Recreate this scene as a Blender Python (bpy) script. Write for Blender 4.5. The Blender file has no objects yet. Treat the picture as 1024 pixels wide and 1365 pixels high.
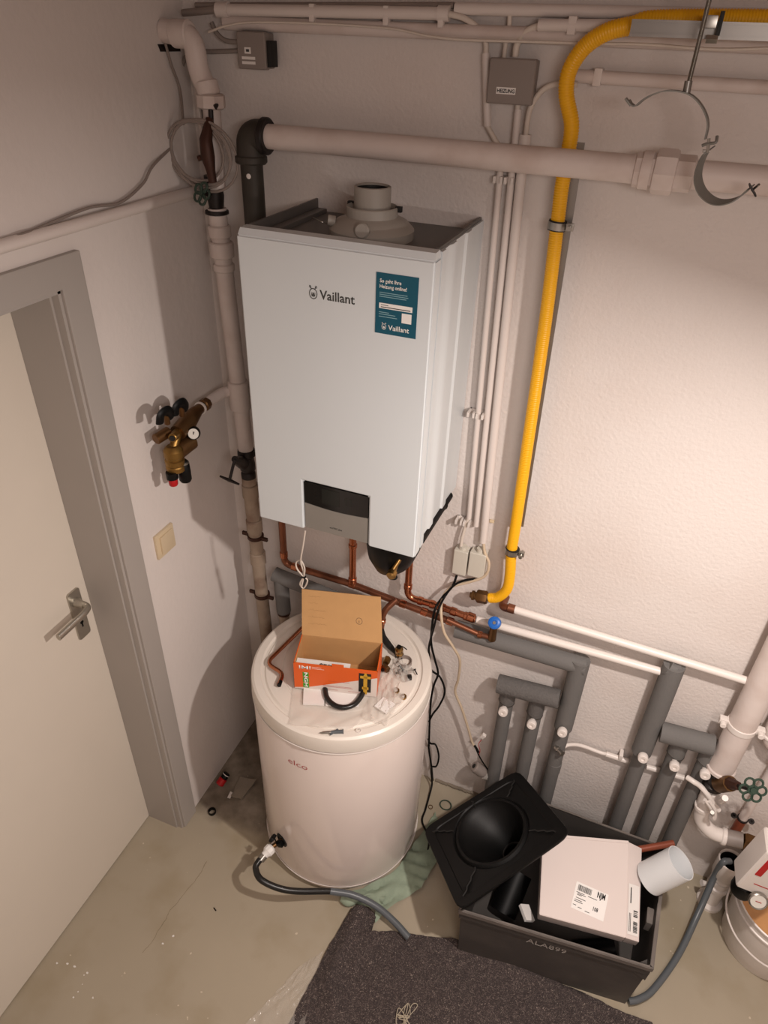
import bpy, bmesh, math, random
from mathutils import Vector, Matrix
random.seed(7)
PI = math.pi
SC = bpy.context.scene
COL = SC.collection

# ---------------------------------------------------------------- camera
cam_d = bpy.data.cameras.new('camera'); cam = bpy.data.objects.new('camera', cam_d); COL.objects.link(cam)
yaw, pitch, roll = -0.3569, 0.6019, 0.0386
fwd = Vector((math.sin(yaw)*math.cos(pitch), math.cos(yaw)*math.cos(pitch), -math.sin(pitch)))
rgt = Vector((math.cos(yaw), -math.sin(yaw), 0)); up = rgt.cross(fwd)
r2 = rgt*math.cos(roll)+up*math.sin(roll); u2 = r2.cross(fwd)
cam.matrix_world = Matrix(((r2.x, u2.x, -fwd.x, 1.1705), (r2.y, u2.y, -fwd.y, -1.6777), (r2.z, u2.z, -fwd.z, 2.4526), (0, 0, 0, 1)))
cam_d.sensor_fit = 'VERTICAL'; cam_d.sensor_height = 24.0; cam_d.lens = 24.0*929.53/1365
cam_d.clip_start = 0.02
SC.camera = cam

# ---------------------------------------------------------------- world, lamps, exposure
w = bpy.data.worlds.new('world'); SC.world = w; w.use_nodes = True
w.node_tree.nodes['Background'].inputs[0].default_value = (0.9, 0.8, 0.72, 1)
w.node_tree.nodes['Background'].inputs[1].default_value = 0.02
def lamp(name, kind, loc, energy, col, size, aim=None, **kw):
    d = bpy.data.lights.new(name, kind); d.energy = energy; d.color = col
    if kind == 'AREA': d.size = size
    else: d.shadow_soft_size = size
    for k, v in kw.items(): setattr(d, k, v)
    o = bpy.data.objects.new(name, d); COL.objects.link(o); o.location = loc
    if aim is not None: o.rotation_euler = (Vector(aim)-Vector(loc)).to_track_quat('-Z', 'Y').to_euler()
    return o
# a bright work lamp hanging beside the frame, and an added soft fill light behind the camera, no real fixture
lamp('work_lamp', 'AREA', (1.60, -0.85, 2.08), 23, (1.0, 0.895, 0.825), 0.06, aim=(1.40, -0.95, 1.11), shape='DISK')
lamp('fill_light', 'AREA', (1.6, -1.9, 2.48), 15, (1.0, 0.88, 0.82), 0.5, aim=(1.3, -1.2, 0))
vs = SC.view_settings
vs.view_transform = 'Standard'; vs.look = 'None'; vs.gamma = 1.0; vs.exposure = 0.0
try: vs.use_curve_mapping = False
except Exception: pass

# ---------------------------------------------------------------- materials
def lin(h):
    h = h.lstrip('#'); c = [int(h[i:i+2], 16)/255 for i in (0, 2, 4)]
    return tuple((x/12.92 if x <= .04045 else ((x+.055)/1.055)**2.4) for x in c)+(1,)
def mat(name, col, rough=.5, metal=0., var=.06, vscale=8., bump=0., bscale=60., coat=0., trans=0., ior=1.45, alpha=1., spec=None, dirt=None, dscale=3., damt=.5, det=3.):
    m = bpy.data.materials.new(name); m.use_nodes = True; nt = m.node_tree; N = nt.nodes; L = nt.links
    b = N['Principled BSDF']; b.inputs['Roughness'].default_value = rough; b.inputs['Metallic'].default_value = metal
    b.inputs['IOR'].default_value = ior; b.inputs['Alpha'].default_value = alpha
    b.inputs['Coat Weight'].default_value = coat; b.inputs['Transmission Weight'].default_value = trans
    if spec is not None: b.inputs['Specular IOR Level'].default_value = spec
    c = lin(col) if isinstance(col, str) else col
    tc = N.new('ShaderNodeTexCoord')
    def noise(sc, d=3.):
        n = N.new('ShaderNodeTexNoise'); n.inputs['Scale'].default_value = sc; n.inputs['Detail'].default_value = d
        L.new(tc.outputs['Object'], n.inputs['Vector']); return n
    n = noise(vscale, det); r = N.new('ShaderNodeMix'); r.data_type = 'RGBA'
    r.inputs['A'].default_value = tuple(x*(1-var) for x in c[:3])+(1,); r.inputs['B'].default_value = tuple(min(1, x*(1+var)) for x in c[:3])+(1,)
    L.new(n.outputs['Fac'], r.inputs['Factor']); out = r.outputs['Result']
    if dirt:
        n2 = noise(dscale, 6.); cr = N.new('ShaderNodeValToRGB'); cr.color_ramp.elements[0].position = .5; cr.color_ramp.elements[1].position = .72
        cr.color_ramp.elements[0].color = (0, 0, 0, 1); cr.color_ramp.elements[1].color = (damt, damt, damt, 1)
        L.new(n2.outputs['Fac'], cr.inputs['Fac']); x = N.new('ShaderNodeMix'); x.data_type = 'RGBA'
        L.new(cr.outputs['Color'], x.inputs['Factor']); L.new(out, x.inputs['A']); x.inputs['B'].default_value = lin(dirt); out = x.outputs['Result']
    L.new(out, b.inputs['Base Color'])
    if bump:
        n3 = noise(bscale, 4.); bp = N.new('ShaderNodeBump'); bp.inputs['Strength'].default_value = bump; bp.inputs['Distance'].default_value = .004
        L.new(n3.outputs['Fac'], bp.inputs['Height']); L.new(bp.outputs['Normal'], b.inputs['Normal'])
    m['out'] = 1
    return m
M = {}
M['plaster'] = mat('plaster', '#ddd5d0', .85, var=.03, vscale=2, bump=.55, bscale=95, dirt='#cbbab0', dscale=2.2, damt=.35)
M['plaster_left'] = mat('plaster_left', '#ddd5d0', .85, var=.03, vscale=2, bump=.25, bscale=40, dirt='#cbbab0', dscale=1.7, damt=.3)
M['ceiling'] = mat('ceiling_paint', '#c4aea4', .9, bump=.2)
M['floor'] = mat('floor_paint', '#a89d8a', .42, var=.08, vscale=3, bump=.12, bscale=25, dirt='#94866b', dscale=5, damt=.55)
M['concrete'] = mat('bare_concrete', '#857a6c', .9, var=.25, vscale=14, bump=.5, bscale=50)
M['door'] = mat('door_paint', '#d8cfc2', .4, var=.02, bump=.03, bscale=12)
M['frame'] = mat('frame_paint', '#aaa39d', .45, var=.04, vscale=5)
M['alu'] = mat('brushed_aluminium', '#b5b0a6', .35, .9)
M['white_metal'] = mat('boiler_white', '#d3d9dc', .28, var=.01, coat=.15)
M['grey_sheet'] = mat('grey_sheet', '#6f6c69', .5, .35, var=.08)
M['black'] = mat('black_plastic', '#080808', .48, var=.1, spec=.28)
M['black_matt'] = mat('black_rubber', '#1b1a19', .6, var=.15)
M['black_gloss'] = mat('black_glass', '#060606', .07, spec=.8)
M['lcd'] = mat('display_dark', '#1e1f1c', .12)
M['panel_grey'] = mat('panel_silver', '#96928c', .35, .35)
M['ink'] = mat('dark_ink', '#3c3d3b', .5)
M['inkblack'] = mat('black_ink', '#161616', .6)
M['teal'] = mat('teal_print', '#065166', .35, var=.02)
M['white_print'] = mat('white_print', '#eceae6', .5)
M['lightprint'] = mat('pale_print', '#8fb6be', .5)
M['enamel'] = mat('heater_enamel', '#e3d6cf', .16, var=.015, coat=.4, dirt='#cdb9ac', dscale=3, damt=.25)
M['lid'] = mat('heater_lid', '#e4dcd2', .35, var=.03)
M['red'] = mat('red_plastic', '#b3151a', .35)
M['redlogo'] = mat('red_logo', '#b23a3a', .5)
M['grey_plastic'] = mat('grey_box_plastic', '#8b817b', .5)
M['pipe_paint'] = mat('pipe_paint', '#d8ccc6', .5, var=.05, bump=.12, bscale=30, dirt='#b59d90', dscale=9, damt=.4)
M['pvc'] = mat('white_pvc', '#e2dad4', .35, var=.03)
M['conduit'] = mat('conduit_white', '#ddd3cd', .45, var=.03)
M['old_pipe'] = mat('weathered_pipe', '#a1907f', .6, .15, var=.2, vscale=20, bump=.3, bscale=40, dirt='#6b4a3a', dscale=14, damt=.7)
M['dark_pipe'] = mat('dark_iron', '#3b3630', .55, .3, var=.25, vscale=15, bump=.3, bscale=40)
M['iron_black'] = mat('black_valve_paint', '#231d1b', .45, .2, var=.3, vscale=30)
M['iron_brown'] = mat('brown_iron', '#43291f', .5, .4, var=.3, vscale=25)
M['brass'] = mat('brass', '#a5824e', .33, 1., var=.12, vscale=25)
M['brass_dark'] = mat('dull_brass', '#6f5133', .42, .85, var=.25, vscale=25)
M['copper'] = mat('copper', '#c07c5c', .25, 1., var=.12, vscale=12, dirt='#7a4630', dscale=12, damt=.7)
M['copper_old'] = mat('tarnished_copper', '#8a5a44', .4, .85, var=.25, vscale=15, dirt='#4a2c20', dscale=9, damt=.7)
M['steel'] = mat('steel', '#a7a49e', .3, .95)
M['zinc'] = mat('galvanised', '#8f8c88', .38, .85, var=.12)
M['strap'] = mat('zinc_strap', '#83827d', .5, .4)
M['foam'] = mat('pipe_foam', '#6c6a68', .9, var=.06, bump=.25, bscale=140)
M['foam_rough'] = mat('pipe_foam_rough', '#625f5d', .95, var=.2, vscale=120, bump=.8, bscale=160)
M['yellow'] = mat('yellow_jacket', '#eeb010', .4, var=.05)
M['cable_w'] = mat('white_cable', '#d6cbc0', .5)
M['cable_beige'] = mat('beige_cable', '#cbb89f', .5)
M['cable_g'] = mat('grey_cable', '#8c8079', .5)
M['socket'] = mat('old_white_plastic', '#cdc8bc', .45)
M['ivory'] = mat('ivory_plastic', '#d6c3a4', .4)
M['card'] = mat('cardboard', '#c09462', .8, var=.07, vscale=30, bump=.08, bscale=90)
M['orange'] = mat('orange_print', '#dd5f1e', .45, var=.02)
M['box_print'] = mat('print_white', '#dcd0c8', .5)
M['green'] = mat('green_print', '#3f9328', .5)
M['greenwheel'] = mat('green_paint', '#33453a', .5)
M['blue'] = mat('blue_plastic', '#1d62b8', .35)
M['carton'] = mat('pale_carton', '#d9cdc8', .7, var=.02)
M['label'] = mat('label_paper', '#e6e2de', .5)
M['crate'] = mat('crate_plastic', '#474340', .5, var=.12, vscale=12, bump=.1, dirt='#6a625c', dscale=5, damt=.35)
M['crate_rim'] = mat('crate_rim_worn', '#67605b', .6, var=.15, vscale=15, dirt='#8b827b', dscale=10, damt=.5)
M['chalk'] = mat('grey_lettering', '#a8a39e', .6)
M['hose'] = mat('grey_hose', '#5b6064', .32, var=.05)
M['hose_black'] = mat('black_hose', '#1d1c1b', .3)
M['rag'] = mat('green_cloth', '#94a28e', .9, var=.25, vscale=30, bump=.4, bscale=60)
M['string'] = mat('beige_string', '#b3a894', .8)
M['brownpipe'] = mat('brown_plastic', '#8e4b36', .4, .1)
M['tube_w'] = mat('white_tube', '#dfe2e4', .3)
M['amber'] = mat('amber_bowl', '#c89562', .25, var=.4, vscale=14)
M['wood'] = mat('skirting_dark', '#5b4a3e', .7)
def clear(name, col, alpha, rough=.08):
    m = mat(name, col, rough, alpha=alpha, var=.02); return m
M['film'] = clear('clear_film', '#e9e2da', .20, .10)
M['bag'] = clear('clear_bag', '#e6ddd4', .38, .14)
M['clearplastic'] = clear('clear_plastic', '#d4cfc8', .5, .05)
M['gauge'] = mat('gauge_face', '#d8d4cc', .4)

# felt blanket: mottled fibres
def felt():
    m = mat('felt', '#403837', 1., var=.35, vscale=60, bump=1., bscale=260, det=8); nt = m.node_tree; N = nt.nodes; L = nt.links
    b = N['Principled BSDF']; old = b.inputs['Base Color'].links[0].from_socket
    tc = [n for n in N if n.type == 'TEX_COORD'][0]; prev = old
    for sc, colr, lo, hi, amt in ((150, '#a89a90', .58, .70, .85), (120, '#211b1f', .58, .70, .8), (90, '#6f625e', .55, .65, .6)):
        n = N.new('ShaderNodeTexNoise'); n.inputs['Scale'].default_value = sc; n.inputs['Detail'].default_value = 3; n.inputs['Distortion'].default_value = 2.5
        mp = N.new('ShaderNodeMapping'); mp.inputs['Location'].default_value = (sc, sc*.3, 0); L.new(tc.outputs['Object'], mp.inputs['Vector']); L.new(mp.outputs[0], n.inputs['Vector'])
        cr = N.new('ShaderNodeValToRGB'); cr.color_ramp.elements[0].position = lo; cr.color_ramp.elements[1].position = hi
        cr.color_ramp.elements[1].color = (amt, amt, amt, 1); L.new(n.outputs['Fac'], cr.inputs['Fac'])
        x = N.new('ShaderNodeMix'); x.data_type = 'RGBA'; L.new(cr.outputs['Color'], x.inputs['Factor']); L.new(prev, x.inputs['A']); x.inputs['B'].default_value = lin(colr); prev = x.outputs['Result']
    L.new(prev, b.inputs['Base Color'])
    return m
M['felt'] = felt()
# painted floor: crack line, worn pale scuffs, bare patch by the corner (object space = world metres)
def floor_mat():
    m = M['floor']; nt = m.node_tree; N = nt.nodes; L = nt.links
    b = N['Principled BSDF']; prev = b.inputs['Base Color'].links[0].from_socket
    tc = [n for n in N if n.type == 'TEX_COORD'][0]
    def mathn(op, a, bb=None, c=None):
        n = N.new('ShaderNodeMath'); n.operation = op
        for i, v in enumerate((a, bb, c)):
            if v is None: continue
            if isinstance(v, (int, float)): n.inputs[i].default_value = v
            else: L.new(v, n.inputs[i])
        return n.outputs[0]
    sp = N.new('ShaderNodeSeparateXYZ'); L.new(tc.outputs['Object'], sp.inputs[0]); x, y = sp.outputs[0], sp.outputs[1]
    ns = N.new('ShaderNodeTexNoise'); ns.inputs['Scale'].default_value = 9; ns.inputs['Detail'].default_value = 6; L.new(tc.outputs['Object'], ns.inputs['Vector']); nz = mathn('SUBTRACT', ns.outputs['Fac'], .5)
    # dusty bare patch in the corner: x < .33 and y > -.44
    e1 = mathn('MULTIPLY_ADD', nz, .12, x); e2 = mathn('MULTIPLY_ADD', nz, .12, y)
    f1 = mathn('SMOOTH_MIN', mathn('MULTIPLY', mathn('SUBTRACT', .42, e1), 9.), mathn('MULTIPLY', mathn('ADD', e2, .50), 14.), .2)
    f1 = mathn('MINIMUM', mathn('MAXIMUM', f1, 0.), .85)
    mx = N.new('ShaderNodeMix'); mx.data_type = 'RGBA'; L.new(f1, mx.inputs['Factor']); L.new(prev, mx.inputs['A'])
    n5 = N.new('ShaderNodeTexNoise'); n5.inputs['Scale'].default_value = 16; n5.inputs['Detail'].default_value = 6; L.new(tc.outputs['Object'], n5.inputs['Vector'])
    cr = N.new('ShaderNodeValToRGB'); cr.color_ramp.elements[0].color = lin('#5e5347'); cr.color_ramp.elements[1].color = lin('#94887a'); cr.color_ramp.elements[0].position = .35; cr.color_ramp.elements[1].position = .7
    L.new(n5.outputs['Fac'], cr.inputs['Fac']); L.new(cr.outputs['Color'], mx.inputs['B']); prev = mx.outputs['Result']
    # hairline crack from near the door frame towards the viewer
    (cax, cay) = (0.1573, -0.6354, 0)[:2]; (cbx, cby) = (0.1386, -0.9678, 0)[:2]
    dx, dy = cbx-cax, cby-cay; ln = math.hypot(dx, dy); ux, uy = dx/ln, dy/ln
    t = mathn('ADD', mathn('MULTIPLY', mathn('SUBTRACT', x, cax), ux), mathn('MULTIPLY', mathn('SUBTRACT', y, cay), uy))
    d = mathn('ADD', mathn('MULTIPLY', mathn('SUBTRACT', x, cax), -uy), mathn('MULTIPLY', mathn('SUBTRACT', y, cay), ux))
    d = mathn('ABSOLUTE', mathn('MULTIPLY_ADD', nz, .05, d))
    on = mathn('MULTIPLY', mathn('LESS_THAN', d, .0011), mathn('MULTIPLY', mathn('GREATER_THAN', t, 0.), mathn('LESS_THAN', t, ln)))
    mx2 = N.new('ShaderNodeMix'); mx2.data_type = 'RGBA'; L.new(mathn('MULTIPLY', on, .6), mx2.inputs['Factor']); L.new(prev, mx2.inputs['A']); mx2.inputs['B'].default_value = lin('#6d6048'); prev = mx2.outputs['Result']
    # pale paint chips
    v = N.new('ShaderNodeTexNoise'); v.inputs['Scale'].default_value = 38; v.inputs['Detail'].default_value = 2; L.new(tc.outputs['Object'], v.inputs['Vector'])
    ch = mathn('MULTIPLY', mathn('GREATER_THAN', v.outputs['Fac'], .735), .7)
    mx3 = N.new('ShaderNodeMix'); mx3.data_type = 'RGBA'; L.new(ch, mx3.inputs['Factor']); L.new(prev, mx3.inputs['A']); mx3.inputs['B'].default_value = lin('#d5c9b4'); prev = mx3.outputs['Result']
    L.new(prev, b.inputs['Base Color'])
floor_mat()

# ---------------------------------------------------------------- mesh helpers
def V(*a): return Vector(a[0] if len(a) == 1 else a)
def finish(name, bm, m, parent=None, smooth=35):
    me = bpy.data.meshes.new(name)
    bmesh.ops.recalc_face_normals(bm, faces=bm.faces[:])
    off = V(0, 0, 0)
    if parent is not None: off = world_loc(parent)
    else:
        xs = [v.co for v in bm.verts]
        off = V((min(v.x for v in xs)+max(v.x for v in xs))/2, (min(v.y for v in xs)+max(v.y for v in xs))/2, min(v.z for v in xs))
        if name in ('floor', 'ceiling') or name.startswith('wall_'): off = V(0, 0, 0)
    for v in bm.verts: v.co -= off
    bm.to_mesh(me); bm.free()
    me.materials.append(M[m] if isinstance(m, str) else m)
    if smooth:
        me.shade_smooth() if hasattr(me, 'shade_smooth') else None
        try: me.set_sharp_from_angle(angle=math.radians(smooth))
        except Exception: pass
    o = bpy.data.objects.new(name, me); COL.objects.link(o)
    if parent is not None: o.parent = parent
    else: o.location = off
    return o
def world_loc(o):
    v = V(o.location)
    while o.parent is not None:
        o = o.parent; v += o.location
    return v
def thing(name, label, cat, loc, group=None):
    o = bpy.data.objects.new(name, None); COL.objects.link(o); o.location = loc; o.empty_display_size = .05
    o['label'] = label; o['category'] = cat
    if group: o['group'] = group
    return o
def tag(o, label, cat, group=None, kind=None):
    if label: o['label'] = label
    if cat: o['category'] = cat
    if group: o['group'] = group
    if kind: o['kind'] = kind
    return o
def struct(name, bm, m, parent=None, smooth=0):
    o = finish(name, bm, m, parent, smooth)
    if parent is None: o['kind'] = 'structure'
    return o
def B(): return bmesh.new()
def box(bm, c, s, rot=None, bev=0., seg=2):
    r = bmesh.ops.create_cube(bm, size=1.); vs_ = r['verts']
    for v in vs_: v.co = Vector((v.co.x*s[0], v.co.y*s[1], v.co.z*s[2]))
    if bev:
        es = list({e for v in vs_ for e in v.link_edges})
        r2_ = bmesh.ops.bevel(bm, geom=es, offset=bev, segments=seg, affect='EDGES', profile=.7)
        vs_ = list({v for f in r2_['faces'] for v in f.verts} | {v for v in vs_ if v.is_valid})
        # collect the connected island
        seen = set(vs_); st = list(vs_)
        while st:
            q = st.pop()
            for e in q.link_edges:
                o = e.other_vert(q)
                if o not in seen: seen.add(o); st.append(o)
        vs_ = list(seen)
    for v in vs_:
        if rot is not None: v.co = rot @ v.co
        v.co += Vector(c)
    return bm
def bxx(bm, x0, x1, y0, y1, z0, z1, bev=0., seg=2):
    return box(bm, ((x0+x1)/2, (y0+y1)/2, (z0+z1)/2), (abs(x1-x0), abs(y1-y0), abs(z1-z0)), None, bev, seg)
def basis(d):
    d = Vector(d).normalized(); a = Vector((0, 0, 1)) if abs(d.z) < .9 else Vector((1, 0, 0))
    x = a.cross(d).normalized(); return x, d.cross(x), d
def lathe(bm, prof, o, d=(0, 0, 1), seg=24, sx=1., sy=1., close=True):
    x, y, z = basis(d); o = Vector(o); rings = []
    for r, h in prof:
        if r < 1e-6: rings.append([bm.verts.new(o+z*h)])
        else: rings.append([bm.verts.new(o+z*h+x*(r*sx*math.cos(2*PI*i/seg))+y*(r*sy*math.sin(2*PI*i/seg))) for i in range(seg)])
    for a, b in zip(rings, rings[1:]):
        if len(a) == 1 and len(b) == 1: continue
        for i in range(seg):
            j = (i+1) % seg
            try:
                if len(a) == 1: bm.faces.new((a[0], b[j], b[i]))
                elif len(b) == 1: bm.faces.new((a[i], a[j], b[0]))
                else: bm.faces.new((a[i], a[j], b[j], b[i]))
            except ValueError: pass
    if close:
        for rg, nb in ((rings[0], rings[1]), (rings[-1], rings[-2])):
            if len(rg) > 1 and not (len(nb) == 1 and len(rings) == 2):
                try: bm.faces.new(rg)
                except ValueError: pass
    return bm
def cyl(bm, a, b, r, seg=20, r2=None, bev=0.):
    a, b = Vector(a), Vector(b); L_ = (b-a).length; r2 = r if r2 is None else r2
    p = [(r, 0), (r2, L_)] if not bev else [(r-bev, 0), (r, bev), (r2, L_-bev), (r2-bev, L_)]
    return lathe(bm, p, a, b-a, seg)
def catmull(pts, n=8, closed=False):
    P = [Vector(p) for p in pts]; out = []
    m_ = len(P); rng = range(m_ if closed else m_-1)
    for i in rng:
        p0 = P[(i-1) % m_] if closed or i > 0 else P[0]*2-P[1]
        p1 = P[i]; p2 = P[(i+1) % m_]; p3 = P[(i+2) % m_] if closed or i+2 < m_ else P[-1]*2-P[-2]
        for k in range(n):
            t = k/n; out.append(.5*((2*p1)+(p2-p0)*t+(2*p0-5*p1+4*p2-p3)*t*t+(3*p1-p0-3*p2+p3)*t**3))
    if not closed: out.append(P[-1])
    return out
def fillet(pts, rad, n=6):
    P = [Vector(p) for p in pts]; out = [P[0]]
    for a, b, c in zip(P, P[1:], P[2:]):
        u, v = (a-b), (c-b); r = min(rad, u.length*.48, v.length*.48); s = b+u.normalized()*r; e = b+v.normalized()*r
        for k in range(n+1):
            t = k/n; out.append(s*(1-t)**2+b*2*t*(1-t)+e*t*t)
    out.append(P[-1]); return out
def sweep(bm, pts, r, seg=12, closed=False, caps=True, flat=None):
    P = [Vector(p) for p in pts]; Q = [P[0]]
    for p in P[1:]:
        if (p-Q[-1]).length > 1e-5: Q.append(p)
    P = Q; n = len(P); rings = []; nrm = None
    for i in range(n):
        if closed: t = (P[(i+1) % n]-P[i-1]).normalized()
        else: t = (P[min(i+1, n-1)]-P[max(i-1, 0)]).normalized()
        if nrm is None: nrm = basis(t)[0]
        nrm = (nrm-t*nrm.dot(t)).normalized(); bn = t.cross(nrm)
        rr = r[min(i, len(r)-1)] if isinstance(r, (list, tuple)) else (r(i/(n-1)) if callable(r) else r)
        fx, fy = flat or (1, 1)
        rings.append([bm.verts.new(P[i]+nrm*(rr*fx*math.cos(2*PI*k/seg))+bn*(rr*fy*math.sin(2*PI*k/seg))) for k in range(seg)])
    rg = list(zip(rings, rings[1:]))
    if closed: rg.append((rings[-1], rings[0]))
    for a, b in rg:
        for k in range(seg):
            j = (k+1) % seg; bm.faces.new((a[k], a[j], b[j], b[k]))
    if caps and not closed:
        bm.faces.new(rings[0]); bm.faces.new(rings[-1][::-1])
    return bm
def ribbon(bm, pts, side, wid, th):
    P = [Vector(p) for p in pts]; s = Vector(side).normalized(); rings = []
    for i, p in enumerate(P):
        t = (P[min(i+1, len(P)-1)]-P[max(i-1, 0)]).normalized(); n = t.cross(s).normalized()
        rings.append([bm.verts.new(p+s*(wid/2*a)+n*(th/2*b)) for a, b in ((-1, -1), (1, -1), (1, 1), (-1, 1))])
    for a, b in zip(rings, rings[1:]):
        for k in range(4): j = (k+1) % 4; bm.faces.new((a[k], a[j], b[j], b[k]))
    bm.faces.new(rings[0]); bm.faces.new(rings[-1][::-1]); return bm
def prism(bm, poly, o, xd, yd, th):
    """extrude polygon (list of 2D) lying in plane o,xd,yd by th along xd x yd"""
    o, xd, yd = Vector(o), Vector(xd), Vector(yd); n = xd.cross(yd).normalized()
    a = [bm.verts.new(o+xd*p[0]+yd*p[1]) for p in poly]; b = [bm.verts.new(v.co+n*th) for v in a]
    f0 = bm.faces.new(a[::-1]); f1 = bm.faces.new(b)
    for i in range(len(a)): j = (i+1) % len(a); bm.faces.new((a[i], a[j], b[j], b[i]))
    bm.normal_update()
    if len(a) > 4: bmesh.ops.triangulate(bm, faces=[f0, f1])
    return bm
def hexa(bm, c8):
    """8 corners: bottom 4 then top 4"""
    v = [bm.verts.new(Vector(c)) for c in c8]
    for f in ((3, 2, 1, 0), (4, 5, 6, 7), (0, 1, 5, 4), (1, 2, 6, 5), (2, 3, 7, 6), (3, 0, 4, 7)): bm.faces.new([v[i] for i in f])
    return bm
def sheet(bm, c4, th):
    a, b, c, d = [Vector(p) for p in c4]; n = (b-a).cross(c-b).normalized()*th
    return hexa(bm, [a-n, b-n, c-n, d-n, a, b, c, d])
def text_bm(body, o, xd, yd, size=None, width=None, th=.0004, wrap=None, bold=0.):
    cu = bpy.data.curves.new('txt', 'FONT'); cu.body = body; cu.size = 1.; cu.resolution_u = 2; cu.offset = bold
    ob = bpy.data.objects.new('txt', cu); COL.objects.link(ob); bpy.context.view_layer.update()
    me = bpy.data.meshes.new_from_object(ob.evaluated_get(bpy.context.evaluated_depsgraph_get()))
    bpy.data.objects.remove(ob); bm = bmesh.new(); bm.from_mesh(me); bpy.data.meshes.remove(me)
    x0 = min(v.co.x for v in bm.verts); x1 = max(v.co.x for v in bm.verts)
    s = size if size else width/(x1-x0); sx = width/(x1-x0) if width else s
    o, xd, yd = Vector(o), Vector(xd).normalized(), Vector(yd).normalized(); n = xd.cross(yd).normalized()
    if wrap is None:
        f = bm.faces[:]; r = bmesh.ops.extrude_face_region(bm, geom=f); top = [g for g in r['geom'] if isinstance(g, bmesh.types.BMVert)]
        for v in top: v.co.z = 1
        for v in bm.verts: v.co = o+xd*((v.co.x-x0)*sx)+yd*(v.co.y*s)+n*(v.co.z*th)
    else:
        cx, cy, rr, a0 = wrap
        for v in bm.verts:
            an = a0+(v.co.x-x0)*sx/rr; v.co = Vector((cx+rr*math.cos(an), cy+rr*math.sin(an), o.z+v.co.y*s))
    return bm
def tube(name, pts, r, m, parent=None, seg=12, smooth=True, n=8):
    bm = B(); sweep(bm, catmull(pts, n) if smooth else pts, r, seg); return finish(name, bm, m, parent, 50)
def hexnut(bm, c, d, r, h):
    return lathe(bm, [(r*.86, 0), (r, h*.12), (r, h*.88), (r*.86, h)], c, d, 6)
def bolt(bm, c, d, r, h): hexnut(bm, c, d, r, h)

# ---------------------------------------------------------------- setting
RX, FY, CZ = 2.75, -2.7, 2.60       # room: x 0..RX, y 0..FY, z 0..CZ
bm = B(); bxx(bm, -1.0, RX, FY, 0, -.05, 0); struct('floor', bm, 'floor')
bm = B(); bxx(bm, -.3, RX+.12, FY-.12, .12, CZ, CZ+.1); struct('ceiling', bm, 'ceiling')
bm = B(); bxx(bm, -.3, RX+.12, 0, .12, -.05, CZ); struct('wall_back', bm, 'plaster')
bm = B(); bxx(bm, RX, RX+.12, FY, 0, -.05, CZ); struct('wall_right', bm, 'plaster')
bm = B(); bxx(bm, -.3, RX+.12, FY-.12, FY, -.05, CZ); struct('wall_front', bm, 'plaster')
DY0, DY1, DZ = -.552, -1.43, 1.99    # door opening
bm = B(); bxx(bm, -.16, 0, DY0, 0, -.05, CZ); bxx(bm, -.16, 0, DY1, DY0, DZ, CZ); bxx(bm, -.16, 0, FY, DY1, -.05, CZ)
struct('wall_left', bm, 'plaster_left')
# uneven mortar seam where the back wall meets the floor
bm = B()
for i in range(60):
    x = .82+i*.016; h = .006+random.random()*.006
    box(bm, (x, -.004-random.random()*.003, h/2), (.018, .012, h), Matrix.Rotation(random.uniform(-.2, .2), 3, 'Z'))
struct('baseboard_back', bm, 'concrete')
# steel door frame: face strips, rebate fins and reveals
bm = B()
bxx(bm, 0, .014, DY0+.066, DY0-.004, 0, DZ+.062, .003); bxx(bm, 0, .014, DY1-.066, DY1+.004, 0, DZ+.062, .003); bxx(bm, 0, .014, DY1, DY0, DZ-.004, DZ+.062, .003)
bxx(bm, -.02, .006, DY0-.001, DY0-.012, 0, DZ-.001); bxx(bm, -.02, .006, DY1+.001, DY1+.012, 0, DZ-.001); bxx(bm, -.02, .006, DY1, DY0, DZ-.012, DZ-.001)
bxx(bm, -.14, -.014, DY0, DY0-.018, 0, DZ); bxx(bm, -.14, -.014, DY1, DY1+.018, 0, DZ); bxx(bm, -.14, -.014, DY1, DY0, DZ-.018, DZ)
struct('trim_1', bm, 'frame')
door = B(); bxx(door, -.175, -.136, DY1+.018, DY0-.018, .004, DZ-.018, .003); door = struct('door_1', door, 'door')
bm = B(); bxx(bm, -.15, -.142, DY1, DY0, .001, .005); struct('trim_2', bm, 'wood')
hz = 1.115; hy = DY0-.018-.052
def rrect(w_, h_, r, n=5):
    o = []
    for cx_, cy_, a0 in ((w_/2-r, h_/2-r, 0), (-w_/2+r, h_/2-r, PI/2), (-w_/2+r, -h_/2+r, PI), (w_/2-r, -h_/2+r, 1.5*PI)):
        for k in range(n+1): a = a0+PI/2*k/n; o.append((cx_+r*math.cos(a), cy_+r*math.sin(a)))
    return o
bm = B(); prism(bm, rrect(.044, .17, .008), (-.136, hy, hz-.045), (0, 1, 0), (0, 0, 1), .006); hp = finish('handle_plate', bm, 'alu', door)
bm = B(); lathe(bm, [(.014, 0), (.014, .006), (.0105, .012), (.010, .03)], (-.13, hy, hz), (1, 0, 0)); sweep(bm, fillet([(-.105, hy, hz), (-.085, hy, hz), (-.078, hy-.03, hz), (-.078, hy-.125, hz-.002)], .014), .010, 14, flat=(.8, 1.1)); finish('door_handle', bm, 'alu', door, 50)
bm = B(); lathe(bm, [(.006, 0), (.006, .0012)], (-.1302, hy, hz-.075), (1, 0, 0), 12); bxx(bm, -.1302, -.129, hy-.0022, hy+.0022, hz-.092, hz-.075); finish('keyhole', bm, 'black', door)
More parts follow.
